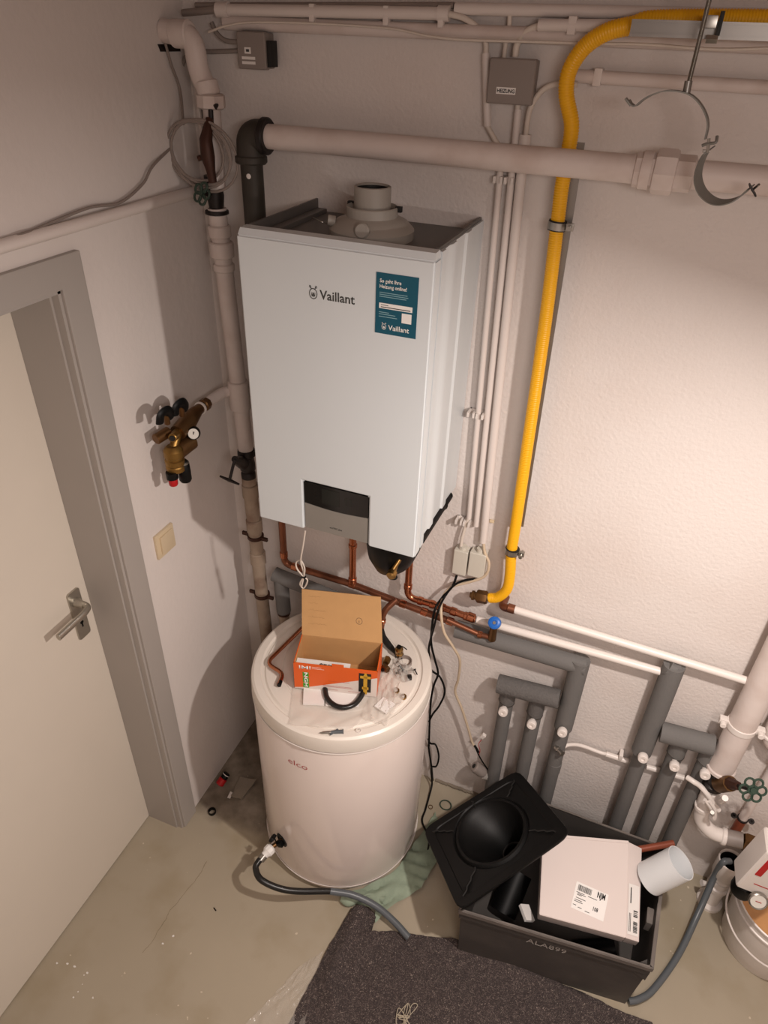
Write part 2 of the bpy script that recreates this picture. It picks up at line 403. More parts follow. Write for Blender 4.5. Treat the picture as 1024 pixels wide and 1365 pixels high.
# light switch on the left wall
sw = (0, -0.3803, 1.204); t = thing('light_switch', 'square ivory rocker light switch on the left wall beside the door frame', 'switch', (0, sw[1], sw[2]-.04))
bm = B(); bxx(bm, 0, .009, sw[1]-.041, sw[1]+.041, sw[2]-.041, sw[2]+.041, .003); finish('frame', bm, 'ivory', t)
bm = B(); box(bm, (.0105, sw[1]+.002, sw[2]), (.006, .056, .058), Matrix.Rotation(.05, 3, 'Z'), .0015); finish('rocker', bm, 'ivory', t)
bm = B(); bxx(bm, .0128, .0138, sw[1]-.019, sw[1]-.016, sw[2]-.02, sw[2]+.012); finish('indicator_slot', bm, 'brass_dark', t)

# ---------------------------------------------------------------- boiler
X0, X1, YF, Z0, Z1 = .327, .767, -.366, 1.373, 2.108
bo = thing('wall_boiler', 'large white gas boiler hung on the back wall above the round heater', 'boiler', ((X0+X1)/2, -.18, Z0))
PX0, PX1, PZ = .460, .641, 1.524
poly = [(X0, Z0), (PX0, Z0), (PX0, PZ), (PX1, PZ), (PX1, Z0), (X1, Z0), (X1, Z1-.012), (X0, Z1-.012)]
bm = B(); prism(bm, poly, (0, YF+.04, 0), (1, 0, 0), (0, 0, 1), .04)
bmesh.ops.dissolve_limit(bm, angle_limit=.01, verts=bm.verts[:], edges=bm.edges[:])
bmesh.ops.bevel(bm, geom=[e for e in bm.edges if e.calc_length() > .02], offset=.004, segments=3, affect='EDGES')
front = finish('front_cover', bm, 'white_metal', bo)
bm = B()   # bent top lip of the front cover
hexa(bm, [(X0+.002, YF+.004, Z1-.013), (X1-.002, YF+.004, Z1-.013), (X1-.002, YF+.04, Z1-.013), (X0+.002, YF+.04, Z1-.013), (X0+.004, YF+.012, Z1), (X1-.004, YF+.012, Z1), (X1-.004, YF+.038, Z1+.001), (X0+.004, YF+.038, Z1+.001)])
finish('top_lip', bm, 'white_metal', bo)
def side(x, s):
    """side panel with pressed vertical grooves, s = outward sign"""
    ys = [YF+.044, -.300, -.294, -.262, -.254, -.225, -.219, -.150, -.142, -.112, -.104, -.004]; dp = [0, 0, .0035, .0035, 0, 0, .0045, .0045, .0, 0, .004, .002]
    pts = [(x-s*d, y) for y, d in zip(ys, dp)]; inn = [(x-s*.012, -.004), (x-s*.012, YF+.044)]
    bm = B(); prism(bm, pts+inn, (0, 0, Z0+.004), (1, 0, 0), (0, 1, 0), Z1-Z0-.008); finish('side_panel', bm, 'white_metal', bo, 25)
side(X1, 1); side(X0, -1)
bm = B(); bxx(bm, X0+.01, X1-.01, YF+.041, -.006, Z1-.034, Z1-.026); finish('top_plate', bm, 'grey_sheet', bo)
bm = B()
bm.free()
for x in (X0+.011, X1-.011): bm = B(); bxx(bm, x-.0030, x+.0030, YF+.042, -.004, Z1-.03, Z1+.002, .001); finish('top_rail', bm, 'grey_sheet', bo)
bm = B(); bxx(bm, X0+.02, X0+.045, YF+.05, -.02, Z1-.027, Z1-.016, .002); finish('cable_duct', bm, 'grey_sheet', bo)
bm = B(); bxx(bm, X0+.012, X1-.012, YF+.05, -.006, Z0+.012, Z0+.02); finish('bottom_plate', bm, 'grey_sheet', bo)
bm = B(); box(bm, (.402, -.305, Z1-.022), (.085, .028, .004), Matrix.Rotation(.05, 3, 'Z')); finish('label_strip', bm, 'label', bo)
bm = B(); sweep(bm, fillet([(.395, -.12, Z1-.022), (.41, -.175, Z1-.005), (.445, -.20, Z1-.006), (.462, -.165, Z1-.02)], .01), .0014, 8); finish('wire_spring', bm, 'steel', bo)
# concentric flue adapter
fc = (.562, -.190)
bm = B(); lathe(bm, [(.0, 0), (.092, 0), (.093, .018), (.088, .024), (.078, .034), (.06, .042), (.056, .044), (.056, .062), (.0535, .064), (.051, .062), (.0445, .05), (0, .05)], (fc[0], fc[1], Z1-.026), seg=40)
fl = finish('flue_adapter', bm, 'grey_plastic2' if 'grey_plastic2' in M else mat('flue_grey', '#a09a92', .45), bo, 30)
bm = B(); lathe(bm, [(.0395, 0), (.0395, .052), (.037, .0535), (.0345, .052), (.0345, .0), (.0395, 0)], (fc[0], fc[1], Z1+.024), seg=40, close=False); finish('flue_socket', bm, fl.data.materials[0], fl, 30)
bm = B(); lathe(bm, [(0, 0), (.034, 0)], (fc[0], fc[1], Z1+.026), seg=30); finish('flue_opening', bm, 'black_matt', fl)
bm = B(); lathe(bm, [(.0343, .0), (.0343, .049), (.0338, .049), (.0338, .0)], (fc[0], fc[1], Z1+.024), seg=30); finish('flue_shade_lining', bm, 'black_matt', fl)  # black lining and disc paint the shade inside the flue socket
bm = B()
d = V(.16, -1, .25).normalized(); c = V(fc[0]+.012, fc[1]-.078, Z1+.002); lathe(bm, [(.016, 0), (.016, .012), (.013, .015), (0, .015)], c, d, 20); finish('test_port_cap', bm, fl.data.materials[0], fl); bm = B()
d = V(-1, -.55, .2).normalized(); lathe(bm, [(.011, 0), (.011, .016), (0, .016)], V(fc[0]-.07, fc[1]-.04, Z1+.006), d, 16)
finish('test_port_cap', bm, fl.data.materials[0], fl)
for a in (.2, 2.9): bm = B(); box(bm, (fc[0]+.058*math.cos(a), fc[1]+.058*math.sin(a), Z1+.034), (.014, .01, .012), None, .002); finish('clamp_tab', bm, 'black_matt', fl)
# control panel
pn = B(); n = 14
def arcz(u): return 1.4575-.0055*math.sin(PI*u)
top = [(PX0+.003+(PX1-PX0-.006)*i/n, arcz(i/n)) for i in range(n+1)]
prism(pn, [(PX0+.003, PZ-.004)]+top+[(PX1-.003, PZ-.004)], (0, YF+.012, 0), (1, 0, 0), (0, 0, 1), .008); pn = finish('control_panel', pn, 'black_gloss', bo, 0)
lo = [(PX1-.003-(PX1-PX0-.006)*i/n, arcz(1-i/n)-.0012) for i in range(n+1)]
bm = B(); prism(bm, [(PX0+.003, Z0+.006), (PX1-.003, Z0+.006)]+lo, (0, YF+.012, 0), (1, 0, 0), (0, 0, 1), .008); finish('panel_flap', bm, 'panel_grey', bo, 0)
bm = B(); bxx(bm, .512, .560, YF+.0032, YF+.0042, 1.468, 1.512); finish('display', bm, 'lcd', pn)
bm = B()
for i in range(4): bxx(bm, .492, .502, YF+.0034, YF+.0042, 1.472+i*.011, 1.4728+i*.011)
for x in (.575, .588): bxx(bm, x, x+.006, YF+.0034, YF+.0042, 1.478, 1.500)
finish('touch_symbol', bm, 'lcd', pn)
bm = text_bm('eco TEC plus'.replace('eco TEC', 'ecoTEC'), (.533, YF+.0038, 1.396), (1, 0, 0), (0, 0, 1), width=.034); finish('panel_lettering', bm, 'ink', bo, 0)
# emblem + word mark
def emblem(bm, o, r, xd=V(1, 0, 0), yd=V(0, 0, 1), th=.0005):
    o = V(o); n = xd.cross(yd).normalized()
    def ring(cx_, cy_, ra, rb, wd, k=28, a0=0, a1=2*PI):
        A = []
        for i in range(k+1):
            a = a0+(a1-a0)*i/k
            A.append([bm.verts.new(o+xd*(cx_+rr*math.cos(a))+yd*(cy_+rr*q*math.sin(a))+n*th) for rr, q in ((ra-wd, rb/ra), (ra, rb/ra))])
        for p, q in zip(A, A[1:]): bm.faces.new((p[0], p[1], q[1], q[0]))
    ring(0, 0, r, r*1.22, r*.16)
    for s in (-1, 1):
        ring(s*r*.27, r*.10, r*.2, r*.75, r*.11, 14, PI*.9, PI*2.1)
        bm.faces.new([bm.verts.new(o+xd*a+yd*b+n*th) for a, b in ((s*r*.3, r*.95), (s*r*.62, r*1.72), (s*r*.78, r*1.66), (s*r*.46, r*.9))])
        ring(s*r*.75, r*1.5, r*.2, r*.3, r*.1, 10)
    box(bm, o+yd*(-r*.3)+n*(th*.5), (r*.14, th, r*.9))
bm = text_bm('Vaillant', (.5195, YF-.0002, 1.988), (1, 0, 0), (0, 0, 1), size=.0275, width=.080, bold=.012); emblem(bm, (.5045, YF-.0002, 1.997), .0095); finish('word_mark', bm, 'ink', bo, 0)
# flyer
FX0, FX1, FZ0, FZ1 = .646, .736, 1.937, 2.061
bm = B(); bxx(bm, FX0, FX1, YF-.0012, YF-.0002, FZ0, FZ1); fly = finish('flyer', bm, 'teal', bo); fly['label'] = 'teal printed flyer with white lettering'
yy = YF-.0013
bm = text_bm('So geht Ihre', (FX0+.008, yy, FZ1-.019), (1, 0, 0), (0, 0, 1), size=.0105, width=.046, bold=.02)
b2 = text_bm('Heizung online!', (FX0+.008, yy, FZ1-.030), (1, 0, 0), (0, 0, 1), size=.0105, width=.058, bold=.02)
def merge(a, b):
    me = bpy.data.meshes.new('tmp'); b.to_mesh(me); b.free(); a.from_mesh(me); bpy.data.meshes.remove(me); return a
merge(bm, b2); merge(bm, text_bm('Vaillant', (FX0+.029, yy, FZ0+.010), (1, 0, 0), (0, 0, 1), size=.015, width=.046, bold=.015))
emblem(bm, (FX0+.020, yy, FZ0+.0155), .0050); bxx(bm, FX0+.008, FX1-.010, yy-.0003, yy, FZ1-.071, FZ1-.060); bxx(bm, FX1-.032, FX1-.011, yy-.0003, yy, FZ0+.029, FZ0+.049)
finish('flyer_print', bm, 'white_print', fly, 0)
bm = B()
for k, (z, w_) in enumerate(((.039, .060), (.043, .062), (.047, .058))): bxx(bm, FX0+.008, FX0+.008+w_, yy-.0002, yy, FZ1-z-.0006, FZ1-z+.0006)
for z, w_ in ((.079, .022), (.083, .036), (.088, .040)): bxx(bm, FX0+.008, FX0+.008+w_, yy-.0002, yy, FZ1-z-.0006, FZ1-z+.0006)
finish('flyer_small_print', bm, 'lightprint', fly, 0)
bm = B(); bxx(bm, FX0+.012, FX0+.028, yy-.0005, yy-.0003, FZ1-.0645, FZ1-.0632); bxx(bm, FX0+.012, FX1-.014, yy-.0005, yy-.0003, FZ1-.0690, FZ1-.0672); finish('flyer_dark_print', bm, 'ink', fly, 0)
# condensate trap and fill valve below the boiler
bm = B(); c = V(.667, -.225, 1.372)
lathe(bm, [(.0, -.155), (.03, -.150), (.056, -.128), (.073, -.085), (.080, -.03), (.080, .012), (0, .012)], c, (0, 0, 1), 28, sx=1.5, sy=.95)
tr = finish('condensate_trap', bm, 'black', bo)
bm = B(); cyl(bm, (.757, -.30, 1.385), (.757, -.05, 1.372), .014, 12); cyl(bm, (.735, -.16, 1.37), (.755, -.10, 1.375), .02, 12); finish('trap_tube', bm, 'black', bo)
vp = V((0.6994, -0.335, 1.286)); bm = B(); lathe(bm, [(.008, 0), (.008, .03), (.013, .032), (.013, .046), (.009, .05), (0, .05)], vp+V(0, .03, .008), (.05, -1, -.25), 16); cyl(bm, vp+V(.012, .02, .03), vp+V(.002, .0, .008), .006, 12)
finish('fill_valve', bm, 'brass', bo)
bm = B(); lathe(bm, [(.012, 0), (.014, .004), (.012, .008)], vp+V(.002, 0, -.012), (0, -.3, -1), 18); finish('valve_cap', bm, 'black', bo)

# ---------------------------------------------------------------- round heater
HX, HY, HR, HH = .535, -.293, .280, .826
he = thing('storage_water_heater', 'round white hot water cylinder on the floor below the boiler', 'water heater', (HX, HY, 0))
bm = B(); lathe(bm, [(0, .004), (.268, .004), (.272, .008), (.272, .034), (.279, .037), (.280, .045), (.280, HH-.066), (.278, HH-.062), (0, HH-.062)], (HX, HY, 0), seg=96); finish('shell', bm, 'enamel', he, 30)
bm = B(); lathe(bm, [(0, HH-.061), (.277, HH-.061), (.2815, HH-.058), (.282, HH-.054), (.2815, HH-.014), (.279, HH-.005), (.272, HH), (.252, HH), (.247, HH-.006), (.240, HH-.006), (.235, HH-.001), (.19, HH-.001), (.188, HH-.003), (.184, HH-.003), (.182, HH-.001), (0, HH-.001)], (HX, HY, 0), seg=96); lid = finish('lid', bm, 'lid', he, 25)
bm = B(); lathe(bm, [(.2835, .0), (.2835, .003), (.281, .003), (.281, 0)], (HX, HY, HH-.0645), seg=96); finish('seam_ring', bm, 'pvc', he, 30); bm = B(); lathe(bm, [(.2825, .0), (.2825, .0022), (.280, .0022), (.280, 0)], (HX, HY, .036), seg=96); finish('seam_ring', bm, 'pvc', he, 30)
bm = text_bm('elco', (0, 0, .664), (1, 0, 0), (0, 0, 1), size=.034, width=.066, wrap=(HX, HY, .2812, math.radians(-100.2)), bold=-.008); finish('maker_lettering', bm, 'redlogo', he, 0)
# drain tap at the lower front
va = math.radians(-113); vd = V(math.cos(va), math.sin(va), 0); vb = V(HX, HY, .180)+vd*.279
bm = B(); lathe(bm, [(.0, 0), (.026, 0), (.026, .003), (.018, .004), (.018, .001), (0, .001)], vb, vd, 24); dr = finish('tap_recess', bm, 'black_matt', he)
bm = B(); cyl(bm, vb, V((0.4071, -0.5841, 0.178)), .008, 14); finish('drain_tap', bm, 'brass_dark', he)
bm = B(); c = vb.lerp(V((0.4071, -0.5841, 0.178)), .5); box(bm, c+V(-.016, 0, .02), (.012, .02, .03), Matrix.Rotation(.5, 3, 'Y'), .003); sweep(bm, catmull([c+V(0, -.004, .01), c+V(-.004, -.006, .035), c+V(-.01, -.004, .052)]), .0022, 8); box(bm, c+V(.012, 0, .006), (.02, .018, .02), Matrix.Rotation(-.5, 3, 'Y'), .004); finish('tap_lever', bm, 'black', he)
bm = B()    # dribble of limescale above the tap
# hose coupling + hose
hc = V((0.4071, -0.5841, 0.178))
h1 = thing('drain_hose', 'long grey garden hose running from the heater tap across the floor', 'hose', (hc.x, hc.y, 0))
bm = B(); d = (V((0.3931, -0.6257, 0.172))-hc).normalized(); lathe(bm, [(.014, 0), (.019, .006), (.019, .022), (.014, .028), (.012, .04)], hc, d, 10); finish('hose_coupling', bm, 'white_print', h1)
e = hc+d*.036; bm = B(); lathe(bm, [(.0135, 0), (.0135, .018)], e, (d+V(0, 0, -.2)), 16); finish('hose_clip', bm, 'steel', h1)
e2 = e+d*.015
hp_ = [e2, e2+d*.012, (0.3894, -0.6644, 0.165), (0.4265, -0.6861, 0.155), (0.5119, -0.668, 0.125), (0.6284, -0.6, 0.085)]
bm = B(); sweep(bm, catmull(hp_, 10), .0105, 14); finish('dark_hose_end', bm, 'hose_black', h1, 50)
hp2 = [(0.6284, -0.6, 0.085), (0.699, -0.5736, 0.066), (0.7788, -0.5679, 0.048), (0.8529, -0.5843, 0.034), (0.915, -0.608, 0.022)]
bm = B(); sweep(bm, catmull(hp2, 10), .0112, 14); finish('hose_body', bm, 'hose', h1, 50)
# second stretch of hose
cup = (1.826, -0.092, 0.25)
pts = [(1.604, -.520, .020), (1.633, -0.5018, 0.021), (1.674, -0.4543, 0.022), (1.739, -0.3264, 0.035), (1.786, -0.1866, 0.08), (1.807, -0.1075, 0.17), (1.809, -0.1049, 0.26), (1.832, -0.0872, 0.255)]
h2 = tube('waste_hose', pts, .0105, 'hose', None, 14); tag(h2, 'thick grey hose curving from the floor beside the crate up into the white drain cup', 'hose')

# ---------------------------------------------------------------- big pipes, upper left and along the top
def collar(bm, c, d, r, h, bev=.003): return lathe(bm, [(r-bev, 0), (r, bev), (r, h-bev), (r-bev, h)], V(c)-V(d).normalized()*h/2, d, 24)
def part(name, m, parent, fn, ang=40):
    bm = B(); fn(bm); return finish(name, bm, m, parent, ang)
# --- white riser in the corner: x~.1 y~-.08
rx, ry = .098, -.080
ri = thing('water_riser', 'white painted water riser pipe running down the corner left of the boiler', 'pipe', (rx, ry, 1.36))
ZT = 2.435
def f(bm): sweep(bm, fillet([(.0, ry-.005, ZT+.005), (.075, ry, ZT), (.080, ry, ZT-.07), (.104, ry, 2.325)], .045, 8), .024, 20)
part('upper_bend', 'pipe_paint', ri, f)
part('bend_collar', 'pipe_paint', ri, lambda bm: collar(bm, (.048, ry-.002, ZT+.001), (1, 0, 0), .028, .045))
part('lower_collar', 'pipe_paint', ri, lambda bm: (collar(bm, (.100, ry, 2.335), (.2, 0, -1), .0265, .03)))
part('coupling', 'pipe_paint', ri, lambda bm: lathe(bm, [(.026, 0), (.033, .004), (.033, .028), (.027, .032)], (.107, ry, 2.292), (0, 0, 1), 8))
part('middle_pipe', 'pipe_paint', ri, lambda bm: cyl(bm, (.106, ry, 2.295), (.100, ry, 2.12), .021, 20))
part('riser_pipe', 'pipe_paint', ri, lambda bm: cyl(bm, (.094, ry, 2.075), (.114, ry, 1.385), .0235, 20))
for z, r_, h_ in ((2.02, .029, .03), (1.975, .031, .04), (1.93, .028, .02), (1.565, .030, .09)):
    part('pipe_socket', 'pipe_paint', ri, lambda bm: collar(bm, (.094+(2.075-z)*.029, ry, z), (0, 0, 1), r_, h_))
# tee stub towards the brass group
bp0 = (0.1055, -0.08, 1.561)
def f(bm): sweep(bm, fillet([(bp0[0]-.005, -.08, 1.575), (.072, -.10, 1.578), (.062, -.175, 1.572)], .02), .0155, 14)
part('branch_pipe', 'pipe_paint', ri, f)
# upper shut-off valve with T handle, dark iron
def f(bm):
    sweep(bm, [(.118, -.110, 2.275), (.119, -.135, 2.235), (.121, -.137, 2.20), (.124, -.135, 2.17), (.125, -.133, 2.145)], [.009, .015, .0165, .011, .010], 14)
part('valve_body', 'iron_brown', ri, f)
part('valve_spindle', 'iron_black', ri, lambda bm: cyl(bm, (.117, -.100, 2.302), (.118, -.105, 2.262), .006, 10))
part('valve_key', 'iron_black', ri, lambda bm: sweep(bm, [(.100, -.100, 2.300), (.108, -.1, 2.303), (.117, -.1, 2.298), (.126, -.1, 2.303), (.134, -.1, 2.300)], [.007, .004, .0045, .004, .007], 10))
part('drain_nipple', 'iron_brown', ri, lambda bm: cyl(bm, (.114, -.137, 2.20), (.098, -.145, 2.195), .006, 8))
# lower gate valve with flanges and a petal wheel
part('gate_valve', 'iron_black', ri, lambda bm: lathe(bm, [(.025, -.045), (.030, -.043), (.030, -.036), (.018, -.032), (.022, 0), (.018, .032), (.024, .036), (.024, .045)], (.093, ry, 2.105), (0, 0, 1), 16))
def wheel(bm, c, n, r, tr=.0035, k=5, pr_=None):
    x, y, z = basis(n); c = V(c); pr_ = pr_ or r*.42
    for i in range(k):
        a = 2*PI*i/k; cc = c+(x*math.cos(a)+y*math.sin(a))*(r-pr_)
        sweep(bm, [cc+(x*math.cos(b*PI/8)+y*math.sin(b*PI/8))*pr_ for b in range(16)], tr, 6, closed=True)
    cyl(bm, c-z*tr*1.5, c+z*tr*1.5, r*.25, 10)
wc = V((0.0882, -0.13, 2.116))
part('valve_stem', 'iron_black', ri, lambda bm: cyl(bm, (.093, ry-.01, 2.11), wc, .006, 10))
part('hand_wheel', 'greenwheel', ri, lambda bm: wheel(bm, wc, (-.2, -1, .35), .026, .003))
# lower T-handle valve
vz = 1.365
def f(bm): lathe(bm, [(.026, .02), (.028, .012), (.028, .0), (.020, -.008), (.024, -.03), (.024, -.05), (.018, -.058), (.023, -.064), (.023, -.080)], (.115, ry, vz), (0, 0, 1), 16)
part('stop_valve', 'iron_black', ri, f)
a = V(.112, -.100, 1.345); b = V((0.1457, -0.19, 1.415)); c = V((0.1371, -0.215, 1.355))
part('valve_bonnet', 'iron_black', ri, lambda bm: sweep(bm, [a, a*.55+b*.45, b], [.020, .017, .010], 14))
part('bonnet_stem', 'iron_black', ri, lambda bm: cyl(bm, b, c, .0045, 10))
part('tee_handle', 'iron_black', ri, lambda bm: sweep(bm, [c+V(-.032, 0, .006), c+V(0, 0, 0), c+V(.032, 0, -.006)], [.003, .0055, .003], 8))
# weathered pipe below
op = thing('weathered_pipe', 'aged greyish steel pipe continuing below the T-handle valve beside the heater', 'pipe', (.12, ry, 0))
part('pipe_run', 'old_pipe', op, lambda bm: cyl(bm, (.115, ry, 1.29), (.142, ry, .0), .0225, 20))
for z in (1.235, 1.10, .965): part('pipe_collar', 'old_pipe', op, lambda bm: collar(bm, (.116+(1.29-z)*.021, ry, z), (0, 0, 1), .0265, .05))
for z in (1.055, .80):
    x_ = .116+(1.29-z)*.021
    part('pipe_clamp', 'iron_brown', op, lambda bm: (collar(bm, (x_, ry, z), (0, 0, 1), .0275, .012, .001), box(bm, (x_-.036, ry-.004, z+.004), (.022, .008, .012)), box(bm, (x_+.036, ry-.004, z), (.022, .008, .012))))
# --- insulated elbow left of the heater
ip = thing('insulated_pipe_elbow', 'grey foam insulated pipe bending down behind the heater beside the weathered pipe', 'pipe', (.18, -.08, .6))
a1 = V((0.1973, -0.075, 0.9035)); a2 = V((0.4457, -0.075, 0.8664)); a3 = V((0.2002, -0.075, 0.7523))
def f(bm): sweep(bm, [a1+V(-.018, 0, .004), a1, a2+V(.1, 0, -.005)], .026, 20)
part('foam_sleeve', 'foam', ip, f); part('foam_drop', 'foam', ip, lambda bm: cyl(bm, a1+V(.006, 0, -.004), (a1.x+.010, -.075, a3.z-.005), .0255, 20))
part('end_ring', 'iron_brown', ip, lambda bm: collar(bm, (a1.x+.010, -.075, a3.z-.012), (0, 0, 1), .023, .014, .002)); part('bare_pipe', 'old_pipe', ip, lambda bm: cyl(bm, (a1.x+.010, -.075, a3.z), (a1.x+.012, -.075, .0), .0185, 16))
# --- brass filling group on the left wall
M['reducer_brass'] = mat('reducer_brass', '#94733f', .4, .9, var=.2, vscale=20)
g = thing('filling_valve_group', 'brass filling valves with two black levers and a small gauge beside the door', 'valve', (.05, -.3, 1.4))
p0 = V(.062, -.170, 1.572); p1 = V((0.07, -0.2381, 1.575)); p2 = V((0.075, -0.3261, 1.556)); p3 = V((0.075, -0.3552, 1.502)); p4 = V((0.075, -0.3771, 1.45))
dv = (p1-p0)
part('union_nut', 'brass_dark', g, lambda bm: lathe(bm, [(.013, 0), (.018, .003), (.018, .022), (.014, .026)], p0+dv*.1, dv, 8))
part('seal_ring', 'pvc', g, lambda bm: lathe(bm, [(.0175, 0), (.019, .002), (.019, .006), (.0175, .008)], p0+dv*.62, dv, 16))
part('inlet_pipe', 'brass_dark', g, lambda bm: cyl(bm, p0+dv*.55, p1+dv*.3, .015, 14))
part('valve_body', 'brass_dark', g, lambda bm: sweep(bm, [p1+V(0, .0, 0), p1*.5+p2*.5, p2+V(0, -.01, .0)], [.017, .0245, .022], 16))
part('pressure_reducer', 'reducer_brass', g, lambda bm: lathe(bm, [(.015, .004), (.022, -.002), (.0265, -.008), (.0265, -.026), (.0225, -.029), (.0225, -.034), (.0265, -.037), (.0265, -.050), (.0245, -.053), (.0265, -.056), (.0265, -.068), (.020, -.074), (0, -.074)], V(p3.x, p3.y-.01, p3.z+.026), (0, 0, 1), 20), 25)
part('reducer_neck', 'reducer_brass', g, lambda bm: cyl(bm, (p3.x, p3.y-.008, p3.z+.02), (p2.x, p2.y-.012, p2.z), .012, 12))
part('side_housing', 'brass_dark', g, lambda bm: cyl(bm, V(p3.x, p3.y-.002, p3.z+.004), V(p3.x+.01, p3.y+.062, p3.z+.014), .0235, 16, bev=.004))
part('test_outlet', 'reducer_brass', g, lambda bm: (cyl(bm, (p2.x, p2.y-.01, p2.z+.002), (p2.x+.012, p2.y-.050, p2.z+.006), .012, 14, bev=.002)))
part('outlet_bore', 'black_matt', g, lambda bm: cyl(bm, (p2.x+.012, p2.y-.0495, p2.z+.006), (p2.x+.0125, p2.y-.0515, p2.z+.006), .008, 14))
part('rear_outlet', 'brass_dark', g, lambda bm: cyl(bm, (p2.x-.02, p2.y-.02, p2.z+.005), (p2.x-.03, p2.y-.065, p2.z+.0), .015, 14, bev=.002))
hA = V((0.085, -0.389, 1.638)); hB = V((0.085, -0.3262, 1.633))
for h in (hA, hB):
    part('lever_handle', 'black', g, lambda bm: sweep(bm, catmull([h+V(0, -.022, -.016), h+V(.004, -.018, .006), h+V(.006, .002, .010), h+V(.002, .020, -.006), h+V(-.004, .026, -.022)], 6), .0105, 10, flat=(1.3, .7)))
    part('lever_stem', 'brass_dark', g, lambda bm: cyl(bm, h+V(-.002, .010, -.004), h+V(-.008, .016, -.036), .008, 10))
gc = V((0.105, -0.3095, 1.548)); gd = V(.55, -.75, .3)
part('gauge_case', 'black', g, lambda bm: lathe(bm, [(.016, -.034), (.0185, -.010), (.0165, .004), (.015, .006), (.0145, .003), (0, .003)], gc, gd, 24))
part('gauge_dial', 'gauge', g, lambda bm: lathe(bm, [(0, .0035), (.0142, .0035)], gc, gd, 24))
gx, gy, gz = basis(gd)
part('gauge_needle', 'inkblack', g, lambda bm: (box(bm, gc+gz.normalized()*.0042, (.0016, .0016, .014), Matrix.Rotation(.4, 3, 'Y'))))
part('red_knob', 'red', g, lambda bm: lathe(bm, [(.010, 0), (.0125, -.004), (.0125, -.020), (.0105, -.024), (0, -.024)], V(p4.x, p4.y-.008, p4.z-.006), (0, 0, 1), 12))
part('black_collar', 'black', g, lambda bm: cyl(bm, (p4.x, p4.y-.008, p4.z+.012), (p4.x, p4.y-.008, p4.z-.008), .016, 16))
part('drain_housing', 'black', g, lambda bm: lathe(bm, [(.010, .03), (.016, .02), (.017, 0), (.017, -.03), (.014, -.036), (0, -.036)], V(p4.x+.015, p4.y+.026, p4.z+.004), (0, 0, 1), 18))
part('silver_ring', 'steel', g, lambda bm: collar(bm, (p4.x+.015, p4.y+.026, p4.z+.024), (0, 0, 1), .0155, .012, .002))
# --- cable coil hung in the corner
cc = V((0.055, -0.1043, 2.201))
co = thing('cable_coil', 'coil of grey cable hanging in the corner above the petal valve wheel', 'cable', (cc.x, cc.y, cc.z-.09))
cc = V(.078, -.116, 2.205); sd = V(.93, -.03, -.02).normalized(); ud = V(.0, -.05, 1).normalized()
for k in range(4):
    rr = .064+.0045*k; ph = .4*k
    pts = [cc+V(.006*((k % 2)*2-1)+.004*k, 0, -.003*k)+sd*((rr+.012)*math.cos(a_))*1.05+ud*(rr*math.sin(a_)) for a_ in [ph+2*PI*i/30 for i in range(30)]]
    part('cable_loop', 'cable_g', co, lambda bm: sweep(bm, pts, .0033, 8, closed=True))
part('cable_tail', 'cable_g', co, lambda bm: sweep(bm, catmull([cc+V(-.078, .0, .0), (0.012, -0.2056, 2.178), (0.012, -0.2492, 2.147), (0.012, -0.335, 2.121), (0.01, -0.4278, 2.126), (0.01, -0.5388, 2.117), (0.01, -0.6205, 2.108), (0.01, -0.7481, 2.094)], 8), .0032, 8))
part('cable_rise', 'cable_g', co, lambda bm: sweep(bm, catmull([cc+V(-.03, .0, .055), (0.01, -0.0611, 2.325), (0.008, -0.0813, 2.378), (0.006, -0.0941, 2.43)], 8), .0032, 8))
# conduit on the left wall above the door
ca = V((0.014, -0.0784, 2.103)); cb = V((0.014, -0.4761, 2.1))
cb = ca+(cb-ca).normalized()*.40; cw = thing('wall_conduit', 'white painted conduit running along the left wall above the door corner', 'conduit', tuple(ca))
part('conduit_pipe', 'conduit', cw, lambda bm: cyl(bm, (.014, ca.y+.10, ca.z), (.014, -.90, cb.z), .013, 14))
part('conduit_clip', 'conduit', cw, lambda bm: box(bm, (.006, -.30, ca.z-.01), (.012, .014, .014)))
# dark cable lying in a heap on the conduit above the frame
t = tube('door_cable', [(0.012, -0.4918, 2.106), (0.014, -0.5453, 2.11), (0.012, -0.5735, 2.11), (0.016, -0.6255, 2.111), (0.012, -0.6781, 2.105), (0.012, -0.7646, 2.098)], .004, 'cable_g'); tag(t, 'loose grey cable lying along the top edge of the door frame', 'cable')
# thin vertical wires and conduit in the corner
for (x1, x2, r_, m_, lb) in ((.026, .036, .0075, 'conduit', 'narrow white conduit running down the corner behind the cable coil'), (.045, .052, .0085, 'dark_pipe', 'narrow dark conduit running down the corner behind the cable coil')):
    bm = B(); cyl(bm, (x1, -.02, 2.40), (x2, -.02, 2.10), r_, 10); tag(finish('corner_conduit', bm, m_, None, 40), lb, 'conduit')
bm = B(); hexa(bm, [(-.002, -.105, ZT-.034), (.002, -.105, ZT-.034), (.002, -.030, ZT-.034), (-.002, -.030, ZT-.034), (-.002, -.112, ZT-.020), (.002, -.112, ZT-.020), (.002, -.030, ZT-.020), (-.002, -.030, ZT-.020)]); tag(finish('wall_sleeve', bm, 'iron_black', None, 40), 'dark broken hole under the white riser where it enters the left wall', 'hole')
